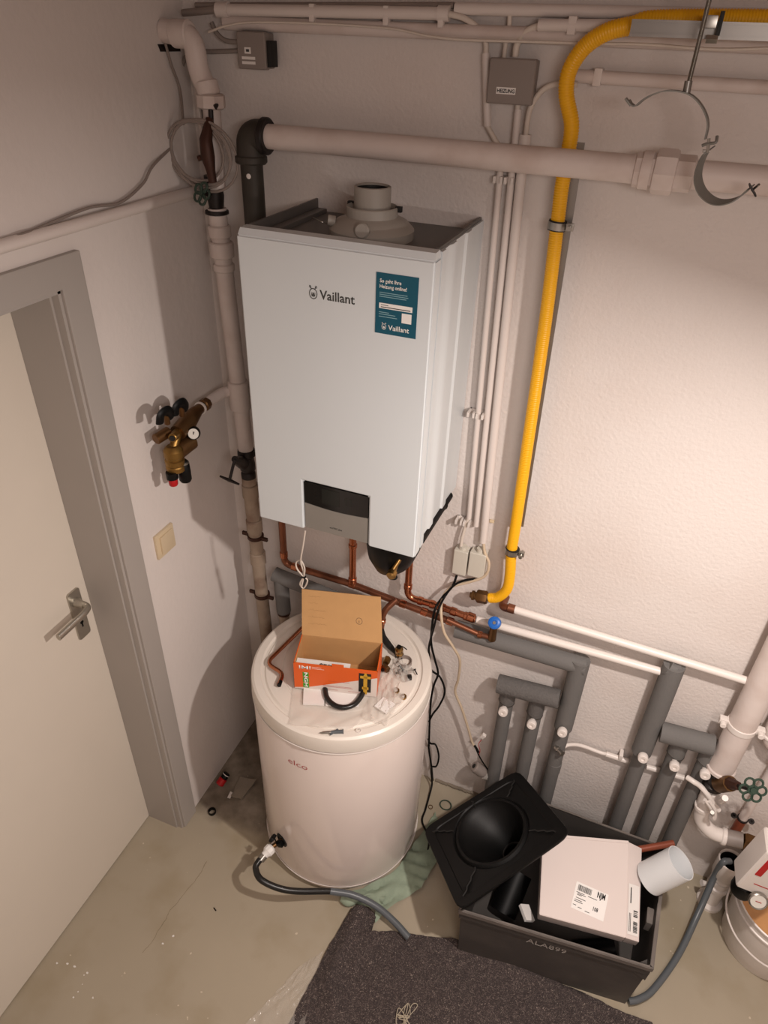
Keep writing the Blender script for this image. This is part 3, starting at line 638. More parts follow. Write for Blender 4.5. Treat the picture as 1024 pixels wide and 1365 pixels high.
# --- large horizontal waste pipe with black elbow
wy, wz = -.10, 2.2485
wp = thing('waste_pipe', 'long white painted pipe running level above the boiler with a screwed union', 'pipe', (.7, wy, wz))
part('pipe_run', 'pipe_paint', wp, lambda bm: cyl(bm, (.252, wy, wz), (1.9, wy, wz), .026, 24))
ux = (1.134, -0.1, 2.241)[0]
def f(bm): lathe(bm, [(.027, -.058), (.032, -.056), (.032, -.022), (.039, -.020), (.041, -.014), (.041, .014), (.039, .018), (.033, .02), (.033, .05), (.027, .053)], (ux, wy, wz), (1, 0, 0), 8)
part('union_coupling', 'pipe_paint', wp, f)
part('coupling_sleeve', 'pipe_paint', wp, lambda bm: cyl(bm, (ux-.045, wy, wz), (ux-.026, wy, wz), .0345, 20)); 
el = thing('black_elbow_pipe', 'black iron elbow and pipe dropping behind the boiler at its left', 'pipe', (.217, wy, 1.4))
def f(bm): sweep(bm, fillet([(.262, wy, wz), (.219, wy, wz), (.216, wy, 2.19)], .042, 8), [.036]+[.034]*30, 24)
part('elbow', 'dark_pipe', el, f); part('elbow_rim', 'iron_black', el, lambda bm: collar(bm, (.258, wy, wz), (1, 0, 0), .039, .016)); part('elbow_lip', 'dark_pipe', el, lambda bm: collar(bm, (.2155, wy, 2.198), (0, 0, 1), .0375, .018))
part('down_pipe', 'dark_pipe', el, lambda bm: cyl(bm, (.2155, wy, 2.19), (.2155, wy, 1.35), .0265, 20)); 
part('paint_spot', 'pvc', el, lambda bm: lathe(bm, [(0, 0), (.006, 0), (.004, .0015), (0, .0015)], (.221, wy-.0262, 2.165), (.1, -1, 0), 10))
# --- pipes and conduits just under the ceiling
def run(name, label, cat, pts, r, m, seg=14, fil=None):
    bm = B(); sweep(bm, fillet(pts, fil) if fil else pts, r, seg); return tag(finish(name, bm, m, None, 50), label, cat)
q = (0.6838, -0.02, 2.497); run('ceiling_conduit', 'white conduit highest on the back wall just under the ceiling', 'conduit', [(q[0]-.02, -.02, q[2]), (1.9, -.02, q[2]+.004)], .011, 'conduit')
q = (0.3145, -0.02, 2.498); run('ceiling_cable', 'thin cable at the very top left of the back wall under the ceiling', 'cable', [(.05, -.02, q[2]-.008), (.66, -.02, q[2]+.004)], .006, 'cable_g')
q1 = V((0.1125, -0.03, 2.483)); q2 = V((0.6516, -0.03, 2.488))
t = thing('upper_left_conduit', 'thick white conduit under the ceiling ending in a cable left of the labelled box', 'conduit', tuple(q1))
part('conduit_pipe', 'conduit', t, lambda bm: cyl(bm, q1, q2, .0115, 14))
part('conduit_socket', 'conduit', t, lambda bm: cyl(bm, q1-V(.0, 0, 0), q1+V(.03, 0, 0), .015, 14)); part('end_sleeve', 'conduit', t, lambda bm: cyl(bm, q2-V(.02, 0, 0), q2+V(.004, 0, 0), .014, 14))
for u in (.35, .52, q2.x-.012): part('conduit_clip', 'conduit', t, lambda bm: box(bm, (u, -.022, q1.z+(q2.z-q1.z)*.5-.004), (.012, .034, .034), None, .003))
part('left_rod', 'cable_g', t, lambda bm: cyl(bm, (.02, -.03, q1.z-.008), q1, .0075, 10))
part('cable_drop', 'cable_w', t, lambda bm: sweep(bm, catmull([q2, (0.6869, -0.025, 2.481), (0.7187, -0.02, 2.463), (0.7332, -0.018, 2.441), (0.7354, -0.018, 2.422)], 6), .0058, 10))
part('vertical_sleeve', 'conduit', t, lambda bm: cyl(bm, (0.7351, -0.018, 2.425), (0.7537, -0.018, 2.295), .0085, 12))
part('cable_end', 'cable_w', t, lambda bm: sweep(bm, catmull([(0.7537, -0.018, 2.295), (0.7694, -0.018, 2.275), (0.7964, -0.018, 2.245)], 6), .0055, 10))
q = (0.6559, -0.02, 2.458); run('wall_band_pipe', 'broad pale pipe running level behind the thin cable under the ceiling', 'pipe', [(.125, -.022, q[2]+.002), (1.9, -.022, q[2]-.004)], .0145, 'pipe_paint')
t = thing('box_feed_conduit', 'white conduit and cable feeding the top of the labelled junction box', 'conduit', (0.897, -0.02, 2.474))
part('conduit_pipe', 'conduit', t, lambda bm: cyl(bm, (0.8398, -0.04, 2.474), (1.335, -0.04, 2.485), .0105, 14))
part('cable_bend', 'cable_w', t, lambda bm: sweep(bm, catmull([(0.8407, -0.03, 2.474), (0.8156, -0.03, 2.463), (0.8005, -0.03, 2.443), (0.7992, -0.03, 2.421)], 6), .0065, 10)); part('conduit_clip', 'conduit', t, lambda bm: box(bm, (0.9049, -0.035, 2.475), (.016, .03, .03), None, .003))
t = tube('short_feed_cable', [(0.7764, -0.02, 2.491), (0.7777, -0.02, 2.471), (0.7754, -0.022, 2.446), (0.7754, -0.025, 2.417)], .0048, 'cable_w'); tag(t, 'short white cable dropping vertically into the labelled junction box', 'cable')
t = tube('loose_cable', [(0.0967, -0.05, 2.441), (0.1412, -0.05, 2.453), (0.2059, -0.045, 2.462), (0.3593, -0.04, 2.464), (0.5319, -0.04, 2.46), (0.6164, -0.045, 2.45), (0.6963, -0.045, 2.446), (0.8182, -0.045, 2.447), (0.9351, -0.05, 2.448), (1.045, -0.05, 2.45), (1.176, -0.05, 2.447), (1.297, -0.05, 2.455)], .0026, 'cable_w', None, 8); tag(t, 'thin loose cable sagging across the back wall just below the ceiling pipes', 'cable')
q = (1.111, -0.02, 2.394); t = thing('lower_wall_conduit', 'pale pipe running level on the wall behind the yellow hose at right', 'pipe', q)
part('pipe_run', 'pipe_paint', t, lambda bm: cyl(bm, ((0.9158, -0.02, 2.395)[0], -.02, q[2]), (1.9, -.02, q[2]-.006), .012, 14))
part('pipe_clip', 'conduit', t, lambda bm: box(bm, ((0.9666, -0.02, 2.397)[0], -.016, q[2]), (.016, .034, .030), None, .003))
# cable from the lower conduit down into the thick vertical conduit
t = tube('curved_cable', [(0.9306, -0.03, 2.38), (0.8891, -0.03, 2.379), (0.8611, -0.03, 2.365), (0.8429, -0.03, 2.333), (0.8391, -0.022, 2.284)], .0055, 'cable_w'); tag(t, 'white cable curving from behind the yellow hose into the thickest vertical conduit', 'cable')
# junction boxes
def jbox(name, label, c4, y0, d_):
    xs = [p[0] for p in c4]; zs = [p[2] for p in c4]; x0, x1, z0, z1 = min(xs), max(xs), min(zs), max(zs)
    t = thing(name, label, 'junction box', ((x0+x1)/2, 0, z0)); part('box_body', 'grey_plastic', t, lambda bm: bxx(bm, x0+.002, x1-.002, -.004, -d_*.6, z0+.002, z1-.002, .004)); cv = part('box_cover', 'grey_plastic', t, lambda bm: bxx(bm, x0, x1, -d_*.6, -d_, z0, z1, .006, 3)); return t, cv, x0, x1, z0, z1
t, cv, x0, x1, z0, z1 = jbox('junction_box', 'grey junction box labelled HEIZUNG beside the yellow gas hose', [(0.752, -0.05, 2.419), (0.8415, -0.05, 2.419), (0.8478, -0.05, 2.339)], 0, .048)
lb = part('paper_label', 'label', t, lambda bm: bxx(bm, x0+.020, x0+.060, -.0485, -.0478, z0+.018, z0+.030)); bm = text_bm('HEIZUNG', (x0+.022, -.0486, z0+.0205), (1, 0, 0), (0, 0, 1), size=.0095, width=.036, bold=.02); finish('label_lettering', bm, 'inkblack', lb, 0)
t, cv, x0, x1, z0, z1 = jbox('junction_box', 'grey junction box with two small white label strips near the corner at top left', [(0.1673, -0.05, 2.444), (0.2396, -0.05, 2.446), (0.168, -0.05, 2.374)], 0, .05)
part('side_plate', 'black_matt', t, lambda bm: bxx(bm, x1+.001, x1+.010, -.012, -.044, z0+.006, z1-.016, .001))
for k, (a_, b_, c_, d_) in enumerate(((.020, .036, .030, .042), (.012, .046, .019, .0245), (.012, .046, .010, .0155))): part('label_strip', 'label', t, lambda bm: bxx(bm, x0+a_, x0+b_, -.0508, -.050, z0+c_, z0+d_))
part('strip_print', 'ink', t, lambda bm: bxx(bm, x0+.024, x0+.032, -.0511, -.0508, z0+.0335, z0+.0385))
t = tube('box_cable', [(0.0938, -0.03, 2.459), (0.1071, -0.03, 2.438), (0.1295, -0.03, 2.426), (0.1608, -0.03, 2.425)], .005, 'grey_plastic'); tag(t, 'dark cable curving into the corner junction box from above', 'cable')
t = tube('box_cable', [(0.1591, -0.03, 2.408), (0.0929, -0.03, 2.404), (0.0458, -0.03, 2.402), (0.0117, -0.025, 2.39), (-0.0078, -0.02, 2.369)], .005, 'grey_plastic'); tag(t, 'dark cable running level from the corner junction box into the corner', 'cable')
# --- gas pipe: ribbed yellow hose on a zinc rail
gh = thing('gas_pipe', 'ribbed yellow gas pipe dropping down the wall right of the boiler', 'gas pipe', (.94, -.06, 1.0))
gy = -.062
gp = [(1.326, -0.1, 2.492), (1.164, -0.1, 2.49), (1.053, -0.1, 2.486), (1.022, -0.095, 2.478), (0.9777, -0.09, 2.467), (0.9403, -0.08, 2.443), (0.9178, -0.072, 2.406), (0.917, -0.066, 2.365), (0.9358, -0.062, 2.314), (0.9383, -0.062, 2.268), (0.937, -0.062, 2.197), (0.9403, -0.062, 2.123), (0.9492, -0.062, 1.91), (0.9551, -0.062, 1.627), (0.96, -0.062, 1.361), (0.9614, -0.062, 1.243), (0.9681, -0.062, 1.162), (0.9669, -0.062, 1.104), (0.9447, -0.062, 1.064), (0.9183, -0.062, 1.051)]
path = catmull(gp, 40)
cum = [0]
for a_, b_ in zip(path, path[1:]): cum.append(cum[-1]+(b_-a_).length)
# resample to equal short steps so that the ribs are even
tot = cum[-1]; step = .00125; rs = []; j = 0; d_ = 0
while d_ < tot:
    while cum[j+1] < d_: j += 1
    f_ = (d_-cum[j])/max(1e-9, cum[j+1]-cum[j]); rs.append(path[j].lerp(path[j+1], f_)); d_ += step
rad = [.0148+(.0007 if (i % 4) in (1, 2) else -.0003) for i in range(len(rs))]
bm = B(); sweep(bm, rs, rad, 18); finish('ribbed_hose', bm, 'yellow', gh, 60)
part('brass_ferrule', 'steel', gh, lambda bm: cyl(bm, (0.925, -0.062, 1.054), (0.9045, -0.062, 1.05), .011, 14))
ga = V((0.9138, -0.062, 1.05)); gb = V((0.8484, -0.062, 1.042))
part('union_nut', 'brass_dark', gh, lambda bm: hexnut(bm, ga, gb-ga, .0205, .034)); part('union_tail', 'brass_dark', gh, lambda bm: lathe(bm, [(.012, .034), (.012, .040), (.015, .041), (.015, .048), (.009, .050), (.009, .054), (0, .054)], ga, gb-ga, 16))
for (u, v_, tg) in ((0, 0, 'upper'), (1, 1, 'lower')):
    c = V((0.9403, -0.062, 2.123)) if u == 0 else V((0.9631, -0.062, 1.246)); ax = V(-.05, 0, -1)
    k = part('clamp_ring', 'black_matt', gh, lambda bm: lathe(bm, [(.016, -.010), (.0195, -.010), (.0195, .010), (.016, .010)], c, ax, 28)); part('clamp_band', 'steel', k, lambda bm: lathe(bm, [(.0195, -.0075), (.0207, -.0075), (.0207, .0075), (.0195, .0075)], c, ax, 28))
    part('clamp_lug', 'steel', k, lambda bm: box(bm, c+V(.028, -.004, 0), (.016, .010, .015), None, .001)); part('clamp_screw', 'steel', k, lambda bm: (cyl(bm, c+V(.028, -.020, 0), c+V(.028, .012, 0), .003, 8), cyl(bm, c+V(.028, -.023, 0), c+V(.028, -.018, 0), .0055, 6)))
    part('clamp_stud', 'steel', k, lambda bm: cyl(bm, c+V(0, .018, 0), (c.x, 0, c.z), .004, 8))
ra, rb = V((0.9588, -0.044, 2.281)), V((0.9632, -0.044, 1.324)); 
part('support_channel', 'zinc', gh, lambda bm: hexa(bm, [(.944, -.046, rb.z), (.980, -.046, rb.z), (.980, -.040, rb.z), (.944, -.040, rb.z), (.930, -.046, ra.z), (.966, -.046, ra.z), (.966, -.040, ra.z), (.930, -.040, ra.z)]))
# zinc rail under the hose at top right
r0, r1 = V((1.022, -0.13, 2.476)), V((1.327, -0.13, 2.48))
t = thing('mounting_rail', 'galvanised rail carrying the yellow hose level at top right', 'rail', tuple(r0))
def f(bm):
    bxx(bm, r0.x, r1.x, -.118, -.138, r0.z-.015, r0.z+.010)
part('rail_channel', 'zinc', t, f)
part('rail_lip', 'zinc', t, lambda bm: bxx(bm, r0.x, r1.x, -.138, -.141, r0.z-.015, r0.z-.010))
part('rail_lip', 'zinc', t, lambda bm: bxx(bm, r0.x, r1.x, -.138, -.141, r0.z+.006, r0.z+.010))
c = V((1.154, -0.15, 2.481)); part('rail_clamp', 'steel', t, lambda bm: box(bm, c+V(-.004, .0, .004), (.022, .02, .018), None, .002)); part('rail_clamp', 'black_matt', t, lambda bm: box(bm, c+V(.012, .004, .002), (.007, .02, .034), None, .001)); part('rail_clamp', 'steel', t, lambda bm: cyl(bm, c+V(-.004, -.002, -.02), c+V(.014, -.002, -.02), .007, 6))
# --- open pipe clamp on a threaded rod
HY_ = -.20
hg = thing('open_pipe_clamp', 'open zinc pipe clamp hanging on a threaded rod from the ceiling at top right', 'pipe clamp', (1.193, -0.2, 2.253))
a_ = V((1.14, -0.2, 2.397)); top_ = V(a_.x+.002, HY_, CZ)
rp = []; nn = 160
for i in range(nn*2): rp.append(a_.lerp(top_, i/(nn*2-1)))
bm = B(); sweep(bm, rp, [.0042 if i % 2 else .0036 for i in range(nn*2)], 10); finish('threaded_rod', bm, 'steel', hg, 60)
part('rod_socket', 'zinc', hg, lambda bm: cyl(bm, V((1.14, -0.2, 2.384)), V((1.139, -0.2, 2.402)), .0065, 12))
up_ = [(1.048, -0.2, 2.369), (1.054, -0.2, 2.363), (1.062, -0.2, 2.361), (1.073, -0.2, 2.371), (1.088, -0.2, 2.38), (1.109, -0.2, 2.386), (1.137, -0.2, 2.385), (1.157, -0.2, 2.377), (1.175, -0.2, 2.361), (1.187, -0.2, 2.341), (1.189, -0.2, 2.318)]
part('upper_strap', 'strap', hg, lambda bm: ribbon(bm, [V(p)+V(0, .0, 0) for p in catmull(up_, 5)], (.12, 1, .0), .022, .0022))
part('strap_foot', 'strap', hg, lambda bm: box(bm, V((1.048, -0.2, 2.366)), (.016, .024, .003), Matrix.Rotation(.75, 3, 'Y'), .001))
lo_ = [(1.202, -0.21, 2.305), (1.195, -0.21, 2.297), (1.191, -0.21, 2.276), (1.194, -0.21, 2.255), (1.207, -0.21, 2.236), (1.227, -0.21, 2.224), (1.247, -0.21, 2.223), (1.267, -0.21, 2.232), (1.282, -0.21, 2.251)]
part('lower_strap', 'strap', hg, lambda bm: ribbon(bm, catmull(lo_, 5), (.55, .68, .45), .019, .0022))
part('strap_ear', 'iron_black', hg, lambda bm: box(bm, V((1.286, -0.21, 2.247)), (.003, .03, .022), Matrix.Rotation(-.75, 3, 'Y'), .0005))
part('ear_screw', 'steel', hg, lambda bm: cyl(bm, V((1.285, -0.21, 2.246)), V((1.293, -0.22, 2.258)), .0022, 8))
c = V((1.194, -0.205, 2.313)); part('hinge_screw', 'steel', hg, lambda bm: (cyl(bm, c+V(0, -.012, .008), c+V(.004, -.012, -.014), .0026, 8))); part('wing_nut', 'strap', hg, lambda bm: (sweep(bm, catmull([c+V(-.008, -.01, -.004), c+V(0, -.012, .0), c+V(.012, -.016, .003), c+V(.012, -.01, .012)], 4), .0026, 8)))
part('hinge_lug', 'steel', hg, lambda bm: box(bm, c+V(.001, 0, -.013), (.012, .014, .004), None, .001))
# ---------------------------------------------------------------- three vertical conduits, sockets and cables
def vcond(k, label, x0, x1, ztop, zbot, r):
    t = thing('vertical_conduit', label, 'conduit', (x1, -.02, zbot), 'conduits beside the boiler')
    part('conduit_pipe', 'conduit', t, lambda bm: cyl(bm, (x0, -.020, ztop), (x1, -.020, zbot), r, 14))
    return t
xa = (0.7943, -0.02, 2.201); xb = (0.8218, -0.02, 1.294)
t1 = vcond(0, 'leftmost thin white conduit of the three going down right of the boiler', xa[0]-.002, xb[0]-.004, 2.245, 1.29, .0075)
t2 = vcond(1, 'middle thin white conduit of the three going down right of the boiler', xa[0]+.022, xb[0]+.020, 2.33, 1.27, .0078)
t3 = vcond(2, 'thickest rightmost white conduit of the three going down right of the boiler', (0.8382, -0.02, 2.287)[0], xb[0]+.047, 2.285, 1.22, .0112)
part('conduit_sleeve', 'conduit', t3, lambda bm: cyl(bm, ((0.8382, -0.02, 2.287)[0], -.02, 2.285), ((0.8382, -0.02, 2.287)[0], -.02, 2.26), .013, 14))
for z in (2.195, 1.625, 1.275):
    f_ = (2.285-z)/1.05
    for tt, xx, rr in ((t1, xa[0]-.002-.002*f_, .0075), (t2, xa[0]+.022-.002*f_, .0078)):
        part('conduit_clip', 'pvc', tt, lambda bm: (box(bm, (xx+.008, -.018, z), (.006, .034, .014), None, .001), box(bm, (xx-.007, -.018, z), (.006, .034, .014), None, .001), box(bm, (xx, -.004, z), (.016, .006, .014))))
part('conduit_clip', 'ivory', t3, lambda bm: box(bm, (xb[0]+.062, -.006, 1.29), (.014, .008, .008), None, .002))
part('cable_end', 'cable_w', t1, lambda bm: sweep(bm, catmull([(xb[0]-.004, -.02, 1.30), (0.8117, -0.022, 1.265), (0.8057, -0.024, 1.215), (0.8062, -0.026, 1.169)], 6), .0050, 10))
part('cable_top', 'cable_w', t2, lambda bm: cyl(bm, (xa[0]+.020, -.022, 2.36), (xa[0]+.022, -.02, 2.28), .0058, 10))
def sock(label, c4, d_):
    xs = [p[0] for p in c4]; zs = [p[2] for p in c4]; x0, x1, z0, z1 = min(xs), max(xs), min(zs), max(zs)
    t = thing('surface_socket_box', label, 'cable box', ((x0+x1)/2, 0, z0), 'cable boxes at the conduit ends')
    part('box_base', 'socket', t, lambda bm: bxx(bm, x0+.001, x1-.001, -.002, -d_*.5, z0+.001, z1-.001, .004)); part('box_cover', 'socket', t, lambda bm: bxx(bm, x0, x1, -d_*.5, -d_, z0, z1, .005, 3))
    part('cable_entry', 'socket', t, lambda bm: cyl(bm, ((x0+x1)/2+.002, -.022, z1-.004), ((x0+x1)/2+.002, -.022, z1+.012), .011, 12)); return t, x0, x1, z0, z1
s1 = sock('left of two small off-white cable boxes at the lower ends of the thin conduits', [(0.7883, -0.038, 1.171), (0.8275, -0.038, 1.178), (0.8321, -0.038, 1.087)], .038)
s2 = sock('right of two small off-white cable boxes at the lower ends of the thin conduits', [(0.8368, -0.038, 1.178), (0.8823, -0.038, 1.184), (0.8882, -0.038, 1.094)], .038)
t = tube('beige_cable', [(xb[0]+.047, -.022, 1.235), (0.879, -0.03, 1.194), (0.8985, -0.034, 1.155), (0.8907, -0.036, 1.108), (0.8462, -0.04, 1.072), (0.7976, -0.045, 1.041), (0.7748, -0.055, 1.001), (0.7849, -0.105, 0.9832), (0.8037, -0.115, 0.9132), (0.8358, -0.105, 0.8511), (0.8591, -0.085, 0.7805), (0.8576, -0.06, 0.6657), (0.8512, -0.05, 0.5888), (0.8819, -0.045, 0.5082), (0.9122, -0.042, 0.4184), (0.9365, -0.042, 0.3468), (0.9607, -0.05, 0.3264)], .0045, 'cable_beige', None, 10)
tag(t, 'beige cable looping from the thick conduit down the wall to the grey actuator', 'cable')
t = tube('black_cable', [(0.8047, -0.032, 1.079), (0.7976, -0.045, 1.041), (0.7739, -0.06, 1.001), (0.7639, -0.1, 0.9806), (0.761, -0.105, 0.9105), (0.7601, -0.09, 0.8201), (0.7733, -0.07, 0.73), (0.7862, -0.06, 0.6603), (0.7728, -0.05, 0.5802), (0.7666, -0.04, 0.4682), (0.7734, -0.03, 0.2479), (0.7766, -0.03, 0.2046), (0.7914, -0.028, 0.1175), (0.8035, -0.025, 0.0243)], .0038, 'black', None, 8)
tag(t, 'left black cable hanging from the cable boxes down behind the heater', 'cable')
t = tube('black_cable', [(0.8783, -0.035, 1.091), (0.8383, -0.04, 1.078), (0.8052, -0.05, 1.054), (0.7829, -0.06, 1.011), (0.7771, -0.105, 0.9897), (0.7678, -0.11, 0.9078), (0.7536, -0.09, 0.8038), (0.7554, -0.07, 0.7224), (0.7613, -0.06, 0.668), (0.7931, -0.05, 0.6346), (0.8124, -0.04, 0.5606), (0.7993, -0.04, 0.4836), (0.7796, -0.045, 0.4311), (0.7699, -0.05, 0.3906)], .0036, 'black', None, 8)
tag(t, 'right black cable bowing outward to a wide curve beside the heater', 'cable')
t = tube('power_lead', [(0.7666, -0.02, 0.2545), (0.7771, -0.02, 0.2332), (0.8002, -0.03, 0.2484), (0.819, -0.04, 0.2033), (0.8149, -0.04, 0.1412), (0.7932, -0.03, 0.1022), (0.8069, -0.0459, 0.03), (0.8109, -0.0901, 0.01), (0.8154, -0.1475, 0.006), (0.8199, -0.1957, 0.006), (0.8673, -0.2562, 0.006), (0.8794, -0.3428, 0.006)], .0035, 'black', None, 8)
tag(t, 'black lead with a hanging loop running from the wall to the floor behind the heater', 'cable')
# ---------------------------------------------------------------- copper work below the boiler
def elbow_pipe(name, m, parent, pts, r, fil, seg=16):
    return part(name, m, parent, lambda bm: sweep(bm, fillet(pts, fil, 7), r, seg), 50)
cy = -.075
A0 = V((0.2217, -0.075, 1.126)); A1 = V((0.2267, -0.075, 0.9659)); A2 = V((0.4727, -0.075, 0.9614)); A3 = V((0.6701, -0.075, 0.9381)); A4 = V((0.8224, -0.075, 0.9239)); A1.x = A0.x
cm = thing('copper_main', 'tarnished copper pipe dropping at the boiler left and running right along the wall', 'copper pipe', tuple(A1))
elbow_pipe('pipe_run', 'copper_old', cm, [(A0.x, cy, 1.40), A1, A2, A3, A4], .0115, .03)
def band(m, parent, p, d, r, h, nm='solder_socket'): return part(nm, m, parent, lambda bm: collar(bm, p, d, r, h, .0015))
for p, d in ((A0*.25+A1*.75, (0, 0, 1)), (A1+(A2-A1)*.16, A2-A1), (A2, A3-A2), (A3-(A3-A2)*.1, A3-A2), (A3+(A4-A3)*.35, A4-A3), (A4-(A4-A3)*.08, A4-A3)): band('copper', cm, p, d, .0135, .022)
sp_ = thing('copper_stub', 'bright copper pipe dropping from under the control panel to the long copper pipe', 'copper pipe', (A2.x, cy, A2.z))
B0 = V((A2.x, cy, 1.40)); elbow_pipe('pipe_run', 'copper', sp_, [B0, A2+V(0, 0, .006)], .0115, .01); band('copper', sp_, A2+V(0, 0, .02), (0, 0, 1), .0140, .018); band('copper', sp_, (A2.x, cy, (0.4716, -0.075, 1.121)[2]), (0, 0, 1), .0140, .014)
# branch into the heater
T0 = V((0.6165, -0.085, 0.9527)); T1 = V((0.5966, -0.11, 0.9177)); T2 = V((T1.x, -.13, .835))
tb = thing('copper_branch', 'copper branch turning down into the heater lid behind the cardboard box', 'copper pipe', tuple(T2))
elbow_pipe('pipe_run', 'copper_old', tb, [T0+V(.012, .01, 0), T1, T2], .0105, .025); band('copper', tb, T1*.6+T2*.4, (0, 0, 1), .013, .016); part('tank_connector', 'steel', tb, lambda bm: hexnut(bm, (T2.x, T2.y, .824), (0, 0, 1), .016, .018))
# third line: from the trap side, elbow, twin couplings, white pipe
by = -.055
C0 = V((0.657, -0.055, 1.043)); C1 = V((0.6773, -0.055, 0.9564)); C1.x = C0.x; C2 = V((0.7636, -0.055, 0.9556)); C3 = V((0.8859, -0.055, 0.9435))
tc_ = thing('copper_line', 'bright copper pipe dropping right of the brass valve then running right to the white pipe', 'copper pipe', tuple(C1))
elbow_pipe('pipe_run', 'copper', tc_, [(C0.x, by, 1.40), C1, C2, C3], .0112, .03)
for f_, h_ in ((.05, .03), (.40, .02), (.78, .022)): band('copper', tc_, C2.lerp(C3, f_)-(C3-C2)*.0, C3-C2, .0138, h_)
band('copper', tc_, C1+V(0, 0, .045), (0, 0, 1), .0138, .018); band('copper', tc_, C1.lerp(C2, .42), C2-C1, .0138, .016); band('copper', tc_, C1.lerp(C2, .80), C2-C1, .0138, .016)
C4 = V((0.8708, -0.055, 0.9474)); part('tee_fitting', 'copper', tc_, lambda bm: (collar(bm, C4, C3-C2, .0155, .026), )); 
# lower thin copper to the blue valve
D0 = V((0.802, -0.085, 0.9377)); D1 = V((0.9118, -0.085, 0.9156)); D2 = V((0.95, -0.085, 0.9178)); D3 = V((0.9521, -0.095, 0.9969))
td = thing('copper_drain', 'short copper pipe ending in a small valve with a bright blue knob', 'valve', tuple(D1))
elbow_pipe('pipe_run', 'copper_old', td, [D0, D1, D2], .0085, .01); band('copper', td, D1, D2-D1, .0115, .014); band('copper', td, D2, D2-D1, .0115, .014)
part('valve_body', 'brass_dark', td, lambda bm: sweep(bm, [D2+V(0, 0, -.006), D2.lerp(D3, .4), D3], [.013, .012, .010], 12))
bk = (V(-.02, -.75, .66)).normalized()
part('blue_knob', 'blue', td, lambda bm: lathe(bm, [(.014, -.028), (.0175, -.024), (.0195, .004), (.019, .010), (.015, .013), (.008, .013), (.0075, .010), (0, .010)], D3+V(.002, -.014, .006), bk, 18)); part('knob_screw', 'steel', td, lambda bm: lathe(bm, [(.005, .010), (.005, .0125), (0, .0125)], D3+V(.002, -.014, .006), bk, 8))
# white pipes
E0 = V((0.8905, -0.055, 0.9453)); E1 = V((1.449, -0.055, 0.9491)); F0 = V((0.9947, -0.06, 1.032)); F1 = V((1.672, -0.06, 1.009))
t = tag(tube('white_pipe', [E0, E1], .0118, 'pvc', None, 18, False), 'lower of two white pipes sloping right, its end wrapped in grey foam', 'pipe')
tf = thing('white_pipe', 'upper of two white pipes sloping right, starting at a copper elbow', 'pipe', tuple(F0)); part('pipe_run', 'pvc', tf, lambda bm: cyl(bm, F0, F1+V(.0, 0, 0), .0118, 18))
part('pipe_end_collar', 'pvc', tf, lambda bm: collar(bm, F1+V(.004, 0, 0), F1-F0, .0135, .02)); elbow_pipe('copper_elbow', 'copper_old', tf, [(F0.x-.035, -.0, F0.z-.012), (F0.x-.035, -.058, F0.z-.006), F0+(F1-F0)*.01], .0125, .02); band('copper_old', tf, F0-V(.006, 0, -.0), F1-F0, .0145, .022)
# ---------------------------------------------------------------- foam insulated pipe work
iy = -.058
I0 = V((0.8284, -0.058, 0.8851)); I1 = V((1.219, -0.058, 0.8859)); I2 = V((1.214, -0.058, 0.6061)); xI = (I1.x+I2.x)/2+.004
m1 = thing('insulated_manifold', 'grey foam insulated heating pipes with a rough header tube, left of the two groups', 'pipes', (1.1, iy, 0))
I1 = V((xI, iy, I1.z))
def mitre(bm, p, q, r_, cut, seg=20):
    pass
part('foam_main', 'foam', m1, lambda bm: cyl(bm, I0, I1+(I1-I0).normalized()*.018, .0285, 22)); part('foam_drop', 'foam', m1, lambda bm: cyl(bm, I1+V(0, 0, .022), (xI+.002, iy, I2.z-.01), .0295, 22))
H0 = V((0.9919, -0.075, 0.7188)); H1 = V((1.189, -0.075, 0.7339))
part('foam_header', 'foam_rough', m1, lambda bm: cyl(bm, H0, H1, .0315, 24, bev=.001))
def drop(par, x, z1, zt, lab, cap=True):
    part('foam_sleeve', 'foam_rough' if cap else 'foam', par, lambda bm: cyl(bm, (x, iy, z1), (x, iy, zt+.005), .0265, 20, bev=.002))
    part('foam_pipe', 'foam', par, lambda bm: cyl(bm, (x, iy, zt+.01), (x+.008, iy, .0), .0235, 20))
    d = part('drain_cap', 'pvc', par, lambda bm: lathe(bm, [(.008, 0), (.008, .016), (.0145, .018), (.0155, .022), (.0155, .034), (.0135, .037), (.006, .037), (.005, .033), (0, .033)], (x, iy-.020, zt), (0, -1, .12), 20)); 
    part('cap_tie', 'dark_pipe', d, lambda bm: sweep(bm, [(x+.0265*math.cos(a), iy+.0265*math.sin(a), zt+.008+.004*math.sin(a*2)) for a in [PI*1.0+k*PI/10 for k in range(11)]], .0012, 6))
drop(m1, (1.028, -0.07, 0.6242)[0], H0.z+.0, (1.028, -0.09, 0.6272)[2], 'a'); drop(m1, (1.125, -0.07, 0.6143)[0], H0.z+.01, (1.127, -0.09, 0.6118)[2], 'b'); drop(m1, xI+.002, I2.z+.03, (1.214, -0.09, 0.6209)[2], 'c', False)
part('foam_joint', 'foam', m1, lambda bm: collar(bm, (xI+.006, iy, (1.229, -0.08, 0.3912)[2]), (0, 0, 1), .0245, .05, .002))
part('tap_nipple', 'steel', m1, lambda bm: (lathe(bm, [(.010, 0), (.010, .012), (.007, .014), (.007, .026), (.010, .028), (.010, .034)], V((1.216, -0.08, 0.514)), (.6, -.5, .1), 10)))
J0 = V((1.46, -0.058, 0.9696)); J2 = V((1.48, -0.058, 0.6102)); xJ = (J0.x+J2.x)/2
m2 = thing('insulated_manifold', 'grey foam insulated heating pipes with a smooth header tube, right of the two groups', 'pipes', (1.5, iy, 0))
